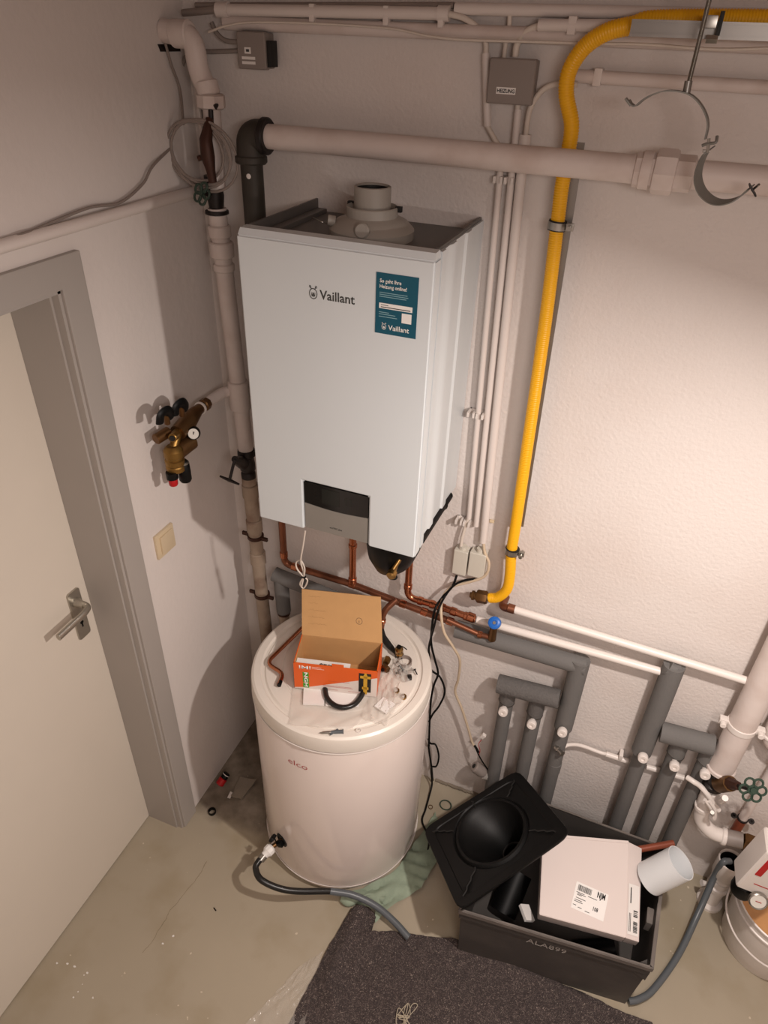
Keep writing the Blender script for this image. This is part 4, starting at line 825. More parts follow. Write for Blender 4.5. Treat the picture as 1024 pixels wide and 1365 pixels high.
part('foam_riser', 'foam', m2, lambda bm: cyl(bm, (xJ, iy, J0.z+.022), (xJ, iy, J2.z-.01), .0305, 22)); part('foam_hood', 'foam', m2, lambda bm: sweep(bm, [V(xJ, iy, J0.z+.004), V(xJ-.018, iy, J0.z+.012)], .0275, 20)); part('foil_end', 'foam', m2, lambda bm: hexa(bm, [(xJ-.008, iy-.024, J0.z+.015), (xJ+.026, iy-.014, J0.z+.012), (xJ+.026, iy+.014, J0.z+.012), (xJ-.008, iy+.024, J0.z+.015), (xJ-.004, iy-.014, J0.z+.034), (xJ+.016, iy-.008, J0.z+.030), (xJ+.016, iy+.008, J0.z+.030), (xJ-.004, iy+.014, J0.z+.034)]))
K0 = V((1.497, -0.075, 0.7306)); K1 = V((1.647, -0.075, 0.7401)); part('foam_header', 'foam', m2, lambda bm: cyl(bm, K0, K1, .0315, 24, bev=.001))
drop(m2, xJ+.002, J2.z+.03, (1.48, -0.09, 0.6235)[2], 'a', False); drop(m2, (1.563, -0.07, 0.6504)[0], K0.z, (1.565, -0.09, 0.632)[2], 'b', False); drop(m2, (1.649, -0.07, 0.6485)[0], K0.z, (1.645, -0.09, 0.6392)[2], 'c', False)
# small white pipe linking the groups
sp0 = V((1.234, -0.07, 0.503)); t = thing('small_white_pipe', 'short white pipe bending away from the left foam group along the wall', 'pipe', tuple(sp0))
part('pipe_bend', 'pvc', t, lambda bm: sweep(bm, catmull([sp0, (1.254, -0.05, 0.509), (1.295, -0.025, 0.4958), (1.359, -0.02, 0.4869), (1.387, -0.02, 0.4903)], 6), .0065, 12)); part('pipe_sleeve', 'pvc', t, lambda bm: cyl(bm, (1.378, -0.02, 0.4892), (1.451, -0.02, 0.4885), .0095, 14)); part('pipe_end', 'pvc', t, lambda bm: cyl(bm, (1.509, -0.016, 0.4868), (1.625, -0.016, 0.4915), .0095, 14)); part('pipe_clip', 'pvc', t, lambda bm: box(bm, (1.423, -0.018, 0.5066), (.012, .03, .022), None, .003))
# ---------------------------------------------------------------- actuator on the cable end
ac = V((0.9761, -0.06, 0.2377)); t = thing('thermal_actuator', 'small grey actuator with a clear collar resting beside the left foam pipes', 'actuator', tuple(ac))
d = V((1.027, -0.055, 0.2054))-V((0.9595, -0.07, 0.2593)); part('actuator_body', 'grey_plastic', t, lambda bm: lathe(bm, [(.0, 0), (.017, 0), (.021, .004), (.0225, .035), (.019, .05), (0, .05)], V((0.9595, -0.07, 0.2593)), d, 18)); part('actuator_port', 'black_matt', t, lambda bm: lathe(bm, [(.009, -.0006), (.009, .0004), (0, .0004)], V((0.9595, -0.07, 0.2593)), d, 14)); part('clear_collar', 'clearplastic', t, lambda bm: lathe(bm, [(.016, .05), (.021, .052), (.021, .062), (.017, .064), (.017, .074), (0, .074)], V((0.9595, -0.07, 0.2593)), d, 12))
part('lead', 'black', t, lambda bm: sweep(bm, catmull([(0.952, -0.055, 0.3409), (0.9709, -0.06, 0.3097), (0.9914, -0.06, 0.2772), (1.015, -0.06, 0.2457)], 5), .0025, 8)); part('cable_boot', 'black', t, lambda bm: cyl(bm, (0.9477, -0.052, 0.3477), (0.9654, -0.056, 0.3234), .0045, 8)); part('white_plug', 'pvc', t, lambda bm: box(bm, (0.9704, -0.05, 0.4116), (.014, .012, .02), Matrix.Rotation(.5, 3, 'Y'), .001)); part('thin_wire', 'redlogo', t, lambda bm: sweep(bm, catmull([(0.9674, -0.05, 0.3893), (0.9603, -0.055, 0.3665), (0.9692, -0.055, 0.3371), (0.9693, -0.055, 0.3113)], 5), .0013, 6))
# ---------------------------------------------------------------- drain stack and valves at the right
dx = (1.689, -0.075, 0.827)[0]
ds = thing('drain_stack', 'thick white painted drain pipe with a pipe clamp at the right edge', 'pipe', (dx, -.075, .5))
zc = (1.697, -0.075, 0.8542)[2]; zb = (1.705, -0.075, 0.6528)[2]
part('drain_pipe', 'pipe_paint', ds, lambda bm: cyl(bm, (dx, -.075, CZ), (dx, -.075, zb), .0375, 26)); part('pipe_rim', 'pipe_paint', ds, lambda bm: collar(bm, (dx, -.075, zb+.006), (0, 0, 1), .042, .016)); cl = part('pipe_clamp', 'pvc', ds, lambda bm: collar(bm, (dx, -.075, zc), (0, 0, 1), .0405, .020, .001))
for s in (-1, 1): part('clamp_ear', 'pvc', ds, lambda bm: box(bm, (dx+s*.049, -.075, zc), (.022, .02, .018), None, .002)); part('clamp_screw', 'pvc', ds, lambda bm: cyl(bm, (dx+s*.050, -.10, zc), (dx+s*.050, -.086, zc), .0085, 10, bev=.001))
t = thing('side_pipe', 'white pipe end with an elbow at the right edge beside the thick drain pipe', 'pipe', (1.774, -0.05, 0.8068)); 
sx_ = V((1.755, -0.06, 0.8423)); part('pipe_run', 'pipe_paint', t, lambda bm: sweep(bm, fillet([(sx_.x+.02, -.06, sx_.z+.6), (sx_.x+.02, -.06, sx_.z-.045), (sx_.x+.16, -.06, sx_.z-.055)], .05, 7), .026, 20)); part('pipe_lip', 'pvc', t, lambda bm: collar(bm, (sx_.x+.02, -.06, sx_.z-.005), (0, 0, 1), .0295, .012)); part('back_pipe', 'pipe_paint', t, lambda bm: cyl(bm, (sx_.x-.012, -.02, sx_.z+.5), (sx_.x-.012, -.02, sx_.z-.0), .012, 12))
# ball valve under the stack
vt = thing('drain_valve', 'brass and black valve under the thick drain pipe with a green petal handwheel', 'valve', (dx, -.08, zb-.08))
part('valve_body', 'iron_black', vt, lambda bm: lathe(bm, [(.026, 0), (.031, -.004), (.031, -.016), (.024, -.020), (.027, -.045), (.024, -.060), (.031, -.064), (.031, -.078), (.024, -.084)], (dx, -.08, zb), (0, 0, 1), 16)); 
vcn = V((dx, -.09, zb-.035)); vh = V((1.746, -0.2, 0.7506)); part('bonnet', 'brass_dark', vt, lambda bm: sweep(bm, [vcn+V(.01, -.01, 0), vcn.lerp(vh, .40)], [.027, .022], 18)); part('bonnet_nut', 'iron_brown', vt, lambda bm: sweep(bm, [vcn.lerp(vh, .38), vcn.lerp(vh, .62)], [.019, .012], 8)); part('valve_stem', 'iron_black', vt, lambda bm: cyl(bm, vcn.lerp(vh, .55), vh, .006, 10)); part('hand_wheel', 'greenwheel', vt, lambda bm: wheel(bm, vh, (.25, -1, .55), .036, .0035, 6, .0125))
t = tube('curved_white_pipe', [(1.611, -0.09, 0.5865), (1.631, -0.1, 0.5881), (1.653, -0.1, 0.578), (1.68, -0.11, 0.5611), (1.704, -0.11, 0.5287), (1.725, -0.11, 0.5096)], .0085, 'pvc', None, 12); tag(t, 'thin white bracket pipe bent in front of the rightmost foam pipe', 'pipe')
# white siphon
q = [(1.684, -0.09, 0.5548), (1.689, -0.09, 0.479), (1.7, -0.09, 0.4157), (1.737, -0.1, 0.3874), (1.776, -0.1, 0.3832), (1.819, -0.1, 0.3899)]
t = thing('drain_siphon', 'white plastic drain bend joining a grey coupling above the drain cup', 'pipe', q[3]); part('bend', 'pvc', t, lambda bm: sweep(bm, catmull(q[:5], 8), .0225, 20)); 
part('bend_collar', 'pvc', t, lambda bm: collar(bm, V(q[1]), V(q[2])-V(q[0]), .0265, .018)); part('outlet_collar', 'pvc', t, lambda bm: collar(bm, V(q[4]), V(q[5])-V(q[3]), .0275, .016)); part('coupling', 'grey_plastic', t, lambda bm: cyl(bm, V(q[4]), V((1.829, -0.1, 0.3925)), .0255, 20)); part('lever_bracket', 'pvc', t, lambda bm: sweep(bm, catmull([(1.681, -0.14, 0.5732), (1.705, -0.14, 0.5412), (1.715, -0.14, 0.4996), (1.694, -0.14, 0.5423), (1.668, -0.14, 0.5733)], 5), .0055, 8)); part('bracket_pin', 'pvc', t, lambda bm: cyl(bm, (1.714, -0.13, 0.5785), (1.708, -0.16, 0.6329), .009, 12)); part('bracket_screw', 'steel', t, lambda bm: cyl(bm, (1.703, -0.145, 0.524), (1.695, -0.16, 0.5528), .006, 8))
t = thing('threaded_coupling', 'dull brass hexagon coupling behind the white test device at the right edge', 'fitting', (1.851, -0.1, 0.3905)); part('nut', 'brass_dark', t, lambda bm: hexnut(bm, V((1.829, -0.1, 0.3925)), V(1, 0, -.08), .030, .05)); part('tail', 'brass_dark', t, lambda bm: cyl(bm, V((1.85, -0.1, 0.394)), V((1.9, -0.1, 0.4018)), .024, 16))
# brown pipe with clamp and white pipe above
w0 = V((1.814, -0.05, 0.5755)); w1 = V((1.822, -0.05, 0.4202)); w2 = V((1.828, -0.05, 0.339)); xw = (w0.x+w1.x)/2
t = thing('brown_pipe_end', 'short rust-brown pipe end held by a clamp below the green handwheel', 'pipe', tuple(w2)); part('white_section', 'pipe_paint', t, lambda bm: cyl(bm, (xw+.01, -.05, w0.z+.3), (xw, -.05, w1.z+.01), .0135, 14)); part('brown_section', 'brownpipe', t, lambda bm: cyl(bm, (xw, -.05, w1.z+.012), (xw-.002, -.05, w2.z), .015, 14)); part('clamp_band', 'iron_black', t, lambda bm: collar(bm, (xw, -.05, w1.z+.014), (0, 0, 1), .017, .008, .001)); 
for s in (-1, 1): part('clamp_ear', 'iron_black', t, lambda bm: lathe(bm, [(.009, -.002), (.009, .002), (.004, .002), (.004, -.002)], (xw+s*.026, -.05, w1.z+.014), (0, -.4, 1), 12))
# drain cup on the floor
cx_, cy_ = 1.838, -.085
t = thing('drain_cup', 'white plastic drain cup with dark opening standing on the floor by the wall', 'drain', (cx_, cy_, 0))
part('cup', 'pvc', t, lambda bm: lathe(bm, [(.036, .255), (.0385, .262), (.041, .258), (.041, .185), (.037, .178), (.030, .172), (.030, .165), (.036, .160), (.036, .255)], (cx_, cy_, 0), seg=28, close=False), 30)
part('cup_inside', 'black_matt', t, lambda bm: lathe(bm, [(.036, .20), (.0, .198)], (cx_, cy_, 0), seg=24)); part('cup_lining', 'black_matt', t, lambda bm: lathe(bm, [(.0358, .2), (.0358, .25), (.0352, .25), (.0352, .2)], (cx_, cy_, 0), seg=24)); part('neck', 'pvc', t, lambda bm: lathe(bm, [(.029, .17), (.029, .15), (.033, .148), (.033, .135), (.029, .132), (.029, .118), (.035, .114), (.035, .10), (.029, .096), (.029, .0)], (cx_, cy_, 0), seg=24)); part('floor_collar', 'pvc', t, lambda bm: lathe(bm, [(.042, 0), (.042, .012), (.031, .022)], (cx_, cy_, 0), seg=24))
part('tap', 'pvc', t, lambda bm: sweep(bm, [(cx_-.03, cy_-.01, .11), (cx_-.055, cy_-.02, .115)], [.006, .011], 10)); part('tap_screw', 'steel', t, lambda bm: cyl(bm, (cx_+.028, cy_-.02, .125), (cx_+.045, cy_-.03, .13), .006, 8))
# ---------------------------------------------------------------- test device and bucket at the right edge
bx_, by_ = 2.005, -.155
bk_ = thing('bucket', 'white plastic bucket on the floor at the lower right edge', 'bucket', (bx_, by_, 0))
part('wall', 'pvc', bk_, lambda bm: lathe(bm, [(0, .004), (.120, .004), (.125, 0), (.127, .004), (.141, .20), (.146, .202), (.146, .208), (.142, .21), (.142, .232), (.147, .234), (.148, .242), (.144, .244), (.140, .238), (.137, .2), (.123, .012), (0, .012)], (bx_, by_, 0), seg=64)); 
part('handle', 'pvc', bk_, lambda bm: sweep(bm, catmull([(bx_-.10, by_+.11, .222), (bx_-.150, by_+.03, .195), (bx_-.160, by_-.05, .170), (bx_-.115, by_-.125, .150), (bx_-.02, by_-.165, .145), (bx_+.10, by_-.13, .19), (bx_+.11, by_-.09, .222)], 8), .0032, 8)); part('content', 'amber', bk_, lambda bm: lathe(bm, [(0, .17), (.133, .17)], (bx_, by_, 0), seg=40))
fd = thing('heating_filter_unit', 'white filter unit with a red window and small gauge at the right edge', 'filter unit', (1.88, -.25, .3))
o = V((1.838, -.25, .530))
def f(bm): box(bm, o+V(.012, 0, 0), (.100, .085, .20), Matrix.Rotation(.05, 3, 'Z') @ Matrix.Rotation(.12, 3, 'Y'), .012, 3)
part('housing', 'ivory2' if 'ivory2' in M else 'pvc', fd, f)
RM = Matrix.Rotation(.05, 3, 'Z') @ Matrix.Rotation(.12, 3, 'Y')
part('red_window', 'red', fd, lambda bm: box(bm, o+RM @ V(-.014, -.0425, .030), (.017, .006, .080), RM, .0028, 3)); part('black_button', 'black', fd, lambda bm: lathe(bm, [(.013, 0), (.013, .006), (0, .006)], o+RM @ V(.022, -.042, .055), RM @ V(0, -1, 0), 16)); part('red_strip', 'red', fd, lambda bm: box(bm, o+RM @ V(.014, -.0425, -.052), (.04, .002, .004), RM))
gk = part('gauge', 'steel', fd, lambda bm: lathe(bm, [(.022, 0), (.026, .004), (.026, .014), (.023, .016), (.022, .012), (0, .012)], o+RM @ V(.024, -.052, -.100), RM @ V(0, -1, .45), 28)); part('dial', 'gauge', gk, lambda bm: lathe(bm, [(.0215, .0128), (0, .0128)], o+RM @ V(.024, -.052, -.100), RM @ V(0, -1, .45), 24)); part('needle', 'red', gk, lambda bm: box(bm, o+RM @ V(.024, -.0655, -.0945), (.016, .001, .002), RM))
part('black_ring', 'black', fd, lambda bm: lathe(bm, [(.028, -.115), (.033, -.120), (.034, -.155), (.030, -.170), (0, -.170)], o, (.05, .0, 1), 28)); part('neck', 'brass_dark', fd, lambda bm: cyl(bm, o+V(0, 0, -.09), o+V(-.004, 0, -.12), .027, 20))
# ---------------------------------------------------------------- crate and what lies in it
FL, FR, BR_, BL = V((1.054, -0.5927, 0.28)), V((1.617, -0.5324, 0.28)), V((1.635, -0.1353, 0.28)), V(1.075, -.128, .28)
FR = V(FR.x, FR.y-.002, .28)
cen = (FL+FR+BR_+BL)/4
def q4(s, z, zz=None): return [V(cen.x+(p.x-cen.x)*s, cen.y+(p.y-cen.y)*s, z) for p in (FL, FR, BR_, BL)]
cr = thing('storage_crate', 'dark grey plastic stacking crate lettered ALA899 holding boxes and tubes', 'crate', (cen.x, cen.y, 0))
o_b, o_t, i_b, i_t = q4(.93, 0), q4(.975, .28), q4(.915, .012), q4(.955, .28)
hexa_b = B(); hexa(hexa_b, q4(.915, .003)+q4(.917, .013)); finish('bottom', hexa_b, 'crate', cr, 0)
for i in range(4):
    j = (i+1) % 4; bm = B(); hexa(bm, [o_b[i], o_b[j], i_b[j]-V(0, 0, .01), i_b[i]-V(0, 0, .01), o_t[i], o_t[j], i_t[j], i_t[i]]); finish('side_wall', bm, 'crate', cr, 0)
r1_, r0_ = q4(1., .262), q4(1., .282)
ri0, ri1 = q4(.955, .262), q4(.955, .282)
for i in range(4):
    j = (i+1) % 4; bm = B(); hexa(bm, [r1_[i], r1_[j], ri0[j], ri0[i], r0_[i], r0_[j], ri1[j], ri1[i]]); bmesh.ops.bevel(bm, geom=bm.edges[:], offset=.002, segments=2, affect='EDGES'); finish('rim', bm, 'crate_rim', cr, 30)
# under-rim flange and corner bracket
fl1, fl0 = q4(.985, .235), q4(.985, .262)
for i in (0, 1):
    j = (i+1) % 4; bm = B(); hexa(bm, [fl1[i], fl1[j], o_t[j]-V(0, 0, .045), o_t[i]-V(0, 0, .045), fl0[i], fl0[j], o_t[j]-V(0, 0, .018), o_t[i]-V(0, 0, .018)]); finish('flange', bm, 'crate', cr, 0)
bm = B(); c = fl1[1]; hexa(bm, [c+V(-.03, .0, -.02), c+V(-.002, .0, -.035), c+V(.0, .03, -.02), c+V(-.03, .02, -.01), c+V(-.045, 0, .01), c+V(0, 0, .01), c+V(0, .045, .01), c+V(-.03, .02, .01)]); finish('corner_bracket', bm, 'crate', cr, 0)
ux_ = (o_b[1]-o_b[0]).normalized(); wall_up = ((o_t[0]+o_t[1])/2-(o_b[0]+o_b[1])/2).normalized()
lp = (1.268, -0.565, 0.1881)
lz = .205; f_ = .37; lo_p = o_b[0].lerp(o_b[1], f_).lerp(o_t[0].lerp(o_t[1], f_), lz/.28)
nn_ = ux_.cross(wall_up).normalized()
bm = text_bm('ALA899', lo_p+nn_*.0006, ux_, wall_up, size=.036, width=.118, bold=.0); finish('lettering', bm, 'chalk', cr, 0)
bm = B(); hh = q4(.955, .2); c = hh[1].lerp(hh[2], .42); box(bm, c+V(-.01, 0, .03), (.02, .05, .045), None, .003); finish('handle_lug', bm, 'crate_rim', cr)
# flat carton leaning in the crate
TL, TR, BRc, BLc = V((1.242, -0.2949, 0.35)), V((1.498, -0.2234, 0.364)), V((1.53, -0.4877, 0.3)), V((1.283, -0.5177, 0.296))
n = (TR-TL).cross(TL-BLc).normalized(); n = n if n.z > 0 else -n
dpt = .055
ct = thing('flat_carton', 'pale flat carton with a white address label lying tilted in the crate', 'carton', tuple((TL+TR+BRc+BLc)/4))
f8 = [p-n*dpt for p in (BLc, BRc, TR, TL)]+[BLc, BRc, TR, TL]
SR, SB = V((1.544, -0.2133, 0.34)), V((1.571, -0.4741, 0.28))
bm = B(); hexa(bm, f8); bmesh.ops.bevel(bm, geom=bm.edges[:], offset=.0015, segments=2, affect='EDGES'); finish('carton_body', bm, 'carton', ct, 30)
bm = B(); hexa(bm, [BRc-n*.05, SB-n*.046, SR-n*.046, TR-n*.05, BRc-n*.0006, SB, SR, TR-n*.0006]); bmesh.ops.bevel(bm, geom=bm.edges[:], offset=.001, segments=1, affect='EDGES'); finish('side_flap', bm, 'carton', ct, 30)
ex = (BRc-BLc).normalized(); ey = n.cross(ex).normalized()
bm = B(); sheet(bm, [TL+ey*.002+n*.001, TR+ey*.002+n*.001, TR-ey*.006+n*.001, TL-ey*.006+n*.001], .001); finish('top_fold', bm, 'carton', ct, 0)
# label on the face
def on_face(a, b): return BLc+(BRc-BLc)*a+(TL-BLc)*b*(1-a)+(TR-BRc)*b*a
L4 = [on_face(.36, .17), on_face(.74, .10), on_face(.76, .40), on_face(.37, .45)]
lx = (L4[1]-L4[0]).normalized(); ly = n.cross(lx); lw = (L4[1]-L4[0]).length; lh = .078
bm = B(); sheet(bm, [L4[0]+n*.0008, L4[0]+lx*lw+n*.0008, L4[0]+lx*lw+ly*lh+n*.0008, L4[0]+ly*lh+n*.0008], .0006); lab = finish('address_label', bm, 'label', ct, 0)
def bars(bm, o, xd, yd, w_, h_, n_, nrm, sd=1):
    rnd = random.Random(sd); x = 0
    while x < w_:
        t_ = rnd.choice((.35, .7, 1.1))*w_/n_; a = o+xd*x; sheet(bm, [a, a+xd*t_, a+xd*t_+yd*h_, a+yd*h_], .0002); x += t_+rnd.choice((.4, .8))*w_/n_
o_ = L4[0]+n*.0012; bm = B(); bars(bm, o_+lx*lw*.08+ly*lh*.70, lx, ly, lw*.42, lh*.22, 26, n, 3); finish('barcode', bm, 'inkblack', lab, 0)
bm = text_bm('NJM', o_+lx*lw*.68+ly*lh*.74, lx, ly, size=lh*.30, width=lw*.24, bold=.03); merge(bm, text_bm('108', o_+lx*lw*.64+ly*lh*.22, lx, ly, size=lh*.2, width=lw*.15, bold=.02))
for a_, b_, w_ in ((.06, .62, .25), (.10, .57, .26), (.10, .53, .14), (.42, .62, .28), (.08, .42, .30), (.06, .34, .22), (.05, .28, .26), (.04, .14, .10), (.20, .10, .12), (.42, .07, .14)):
    a = o_+lx*lw*a_+ly*lh*b_; sheet(bm, [a, a+lx*lw*w_, a+lx*lw*w_+ly*lh*.022, a+ly*lh*.022], .0002)
finish('label_lettering', bm, 'inkblack', lab, 0)
# label on the side flap
sx1 = (SB-BRc).normalized(); sy1 = ((SR-SB).normalized()); sw_ = (SB-BRc).length*.9; sn = sx1.cross(sy1).normalized(); sn = sn if sn.z > 0 else -sn
a = BRc.lerp(SB, .08)+sy1*.012+sn*.0012; bm = B(); sheet(bm, [a, a+sx1*sw_*.9, a+sx1*sw_*.9+sy1*.14, a+sy1*.14], .0006); l2 = finish('side_label', bm, 'label', ct, 0)
bm = B(); bars(bm, a+sn*.0008+sx1*sw_*.45+sy1*.008, sy1, sx1, .030, sw_*.35, 16, sn, 5); bars(bm, a+sn*.0008+sx1*sw_*.45+sy1*.05, sy1, sx1, .018, sw_*.35, 6, sn, 6)
for k, l_ in ((.10, .05), (.2, .05)): b_ = a+sn*.0008+sx1*sw_*k+sy1*.008; sheet(bm, [b_, b_+sx1*sw_*.04, b_+sx1*sw_*.04+sy1*l_, b_+sy1*l_], .0002)
b_ = a+sn*.0008+sx1*sw_*.15+sy1*.085; sheet(bm, [b_, b_+sx1*sw_*.08, b_+sx1*sw_*.08+sy1*.045, b_+sy1*.045], .0002); finish('side_barcode', bm, 'inkblack', l2, 0)
# white tube, brown pipe
T0_, T1_ = V((1.579, -0.2882, 0.315)), V((1.644, -0.2694, 0.42)); td_ = (T1_-T0_)
def tubeobj(name, m, a, b, r, th, lab, cat):
    bm = B(); L_ = (b-a).length; lathe(bm, [(r, 0), (r, L_), (r-th, L_), (r-th, 0), (r, 0)], a, b-a, 36, close=False); return tag(finish(name, bm, m, None, 30), lab, cat)
tubeobj('white_tube', 'tube_w', T0_, T1_, .050, .002, 'wide white plastic tube sticking out of the crate beside the carton', 'tube')
b0, b1 = V((1.494, -0.2233, 0.3)), V((1.641, -0.1445, 0.325)); tubeobj('brown_tube', 'brownpipe', b0, b1, .0105, .002, 'thin red-brown tube lying behind the white tube on the crate', 'tube')
# dark tubes in the bottom of the crate
q0, q1 = V((1.241, -0.3633, 0.06)), V((1.232, -0.3228, 0.15)); tubeobj('black_tube', 'black', V(1.18, -.42, .035), V(1.20, -.30, .10), .046, .003, 'short black plastic tube standing in the crate under the funnel plate', 'tube')
bm = B(); cyl(bm, (1.42, -.46, .05), (1.54, -.42, .09), .035, 20); tag(finish('black_fitting', bm, 'black', None, 40), 'black pipe fitting lying in the crate below the carton', 'fitting')
s0 = V((1.25, -0.4823, 0.22)); bm = B(); box(bm, s0+V(0, 0, -.01), (.035, .05, .012), Matrix.Rotation(.6, 3, 'Z')@Matrix.Rotation(.5, 3, 'Y'), .002); ps = finish('paper_slip', bm, 'label', None, 0); tag(ps, 'small barcoded paper packet sticking out between the plate and the carton', 'packet')
# ---------------------------------------------------------------- black funnel plate
Pl, Pt, Pr, Pb = V((0.8666, -0.381, 0.27)), V((1.113, -0.1225, 0.395)), V((1.316, -0.3488, 0.49)), V((1.06, -0.6289, 0.35))
pc = (Pl+Pt+Pr+Pb)/4; px_ = ((Pr-Pb)+(Pt-Pl)); px_ = px_/2; py_ = ((Pt-Pr)+(Pl-Pb))/2
fu = thing('funnel_plate', 'black square plastic roof plate with a deep round funnel leaning on the crate', 'roof plate', tuple(pc))
hx, hy_ = px_/2, py_/2; nz_ = hx.cross(hy_).normalized(); nz_ = nz_ if nz_.z > 0 else -nz_
crn = [Pb, Pr, Pt, Pl]     # order
def bil(u, v): return ((1-u)*(1-v)*Pb+u*(1-v)*Pr+u*v*Pt+(1-u)*v*Pl)
def sq_ring(bm, scale, off, rad, n_=48):
    """ring of n_ points on a rounded square of the given half scale (1=edge)"""
    out = []
    for i in range(n_):
        a = 2*PI*i/n_; c_, s_ = math.cos(a), math.sin(a); m_ = (abs(c_)**rad+abs(s_)**rad)**(1/rad)
        u = .5+.5*scale*c_/m_; v = .5+.5*scale*s_/m_; out.append(bm.verts.new(bil(u, v)+nz_*off))
    return out
def bridge(bm, a, b):
    for i in range(len(a)): j = (i+1) % len(a); bm.faces.new((a[i], a[j], b[j], b[i]))
FCc = (.50, .53)
side_ = (hx.length+hy_.length)/2
def c_ring(bm, r, off, n_=48, sh=0.):
    out = []
    for i in range(n_):
        a = 2*PI*i/n_; out.append(bm.verts.new(bil(FCc[0]+(sh*.75+r*math.cos(a))/(2*hx.length), FCc[1]+(-sh*.65+r*math.sin(a))/(2*hy_.length))+nz_*off))
    return out
bm = B(); NR = 96
rings = [sq_ring(bm, .985, -.012, 14, NR), sq_ring(bm, 1.0, -.004, 14, NR), sq_ring(bm, .99, 0, 14, NR), sq_ring(bm, .84, 0, 14, NR), sq_ring(bm, .825, -.003, 14, NR), c_ring(bm, .140, -.003, NR), c_ring(bm, .134, -.001, NR), c_ring(bm, .128, -.001, NR), c_ring(bm, .123, -.006, NR), c_ring(bm, .117, .002, NR), c_ring(bm, .109, .002, NR), c_ring(bm, .106, -.004, NR), c_ring(bm, .096, -.020, NR, .006), c_ring(bm, .074, -.042, NR, .022), c_ring(bm, .050, -.085, NR, .040), c_ring(bm, .040, -.110, NR, .044), c_ring(bm, .034, -.112, NR, .044), c_ring(bm, .030, -.130, NR, .044)]
for a, b in zip(rings, rings[1:]): bridge(bm, a, b)
bm.faces.new(rings[-1]); 
back = [c_ring(bm, .033, -.133, NR, .044), c_ring(bm, .052, -.088, NR, .040), c_ring(bm, .076, -.045, NR, .022), c_ring(bm, .098, -.024, NR, .006), c_ring(bm, .112, -.012, NR)]
for a, b in zip(back, back[1:]): bridge(bm, a, b)
bridge(bm, back[-1], rings[0]); bm.faces.new(back[0]); finish('plate', bm, 'black', fu, 40)
bm = B(); A = c_ring(bm, .036, -.105, 40, .044); Bq = c_ring(bm, .034, -.105, 40, .044); Cq = c_ring(bm, .035, -.108, 40, .044); bridge(bm, A, Bq); bridge(bm, Bq, Cq); bridge(bm, Cq, A); finish('funnel_ring', bm, 'black_matt', fu)
for (u0, v0, u1, v1) in ((.08, .90, .24, .76), (.92, .90, .78, .76), (.92, .10, .76, .28), (.08, .10, .26, .28), (.5, .96, .5, .86)):
    bm = B(); pts = [bil(u0+(u1-u0)*k/6+(.008 if k % 2 else -.008), v0+(v1-v0)*k/6)+nz_*.0005 for k in range(7)]; sweep(bm, pts, .0022, 6); finish('moulded_rib', bm, 'black_matt', fu)
# ---------------------------------------------------------------- things on the heater lid
zt = HH+.001
# open orange box
rot = math.radians(15.0); bw, bd, bh = .246, .116, .106; o0 = V((.447, -.440, zt+.008)); xd = V(math.cos(rot), math.sin(rot), 0); yd = V(-math.sin(rot), math.cos(rot), 0); zd = V(0, 0, 1)
def bp(x, y, z): return o0+xd*x+yd*y+zd*z
ob = thing('cardboard_box', 'open orange and white cardboard box lettered IMI on the heater lid', 'box', tuple(bp(bw/2, bd/2, 0)))
th = .0025
def slab(name, m, x0, x1, y0, y1, z0, z1, par=ob):
    bm = B(); hexa(bm, [bp(x0, y0, z0), bp(x1, y0, z0), bp(x1, y1, z0), bp(x0, y1, z0), bp(x0, y0, z1), bp(x1, y0, z1), bp(x1, y1, z1), bp(x0, y1, z1)]); return finish(name, bm, m, par, 0)
slab('box_bottom', 'card', 0, bw, 0, bd, 0, th); slab('back_panel', 'card', 0, bw, bd-th, bd, 0, bh)
for x in (0, bw-th):
    slab('side_panel', 'card', x, x+th, 0, bd, 0, bh); slab('side_print', 'orange', x-.0004 if x == 0 else x+th, x if x == 0 else x+th+.0004, -.0004, bd, 0, bh+.0004); slab('edge_print', 'orange', x, x+th, 0, bd, bh, bh+.0005)
fp = slab('front_panel', 'box_print', 0, bw, -.0004, th, 0, bh)
slab('edge_print', 'orange', 0, bw, -.0006, th, bh, bh+.0005)
nf = -yd
def fpt(x, z): return bp(x, -.0006, z)
bm = B(); vs_ = [bm.verts.new(fpt(*p)) for p in ((0, .004), (bw*.16, .010), (bw*.62, bh*.46), (bw, bh*.76), (bw, bh), (0, bh))]; bm.faces.new(vs_); r = bmesh.ops.extrude_face_region(bm, geom=bm.faces[:]); [setattr(v, 'co', v.co+nf*.0003) for v in r['geom'] if isinstance(v, bmesh.types.BMVert)]; bm.normal_update(); finish('orange_print', bm, 'orange', fp, 0)
def ftext(b_, x, z, s, w_, bold=.0): return text_bm(b_, bp(x, -.0010, z), xd, zd, size=s, width=w_, bold=bold)
bm = ftext('IMI', .016, bh-.020, .019, .034, .01)
for k in range(2):
    a = bp(.054, -.001, bh-.010-k*.006); sheet(bm, [a, a+xd*(.028+.008*k), a+xd*(.028+.008*k)+zd*.0012, a+zd*.0012], .0002)
finish('maker_lettering', bm, 'white_print', fp, 0)
for k in range(3): slab('green_square', 'green', .026, .044, -.0014, -.0009, .008+k*.0225, .0275+k*.0225, fp)
bm = text_bm('NGH', bp(.030, -.0015, .072), -zd, xd, size=.015, width=.060, bold=.03); finish('white_lettering', bm, 'white_print', fp, 0)
slab('picture_frame', 'inkblack', bw-.054, bw-.018, -.0013, -.0009, .016, bh-.012, fp)
bm = B()
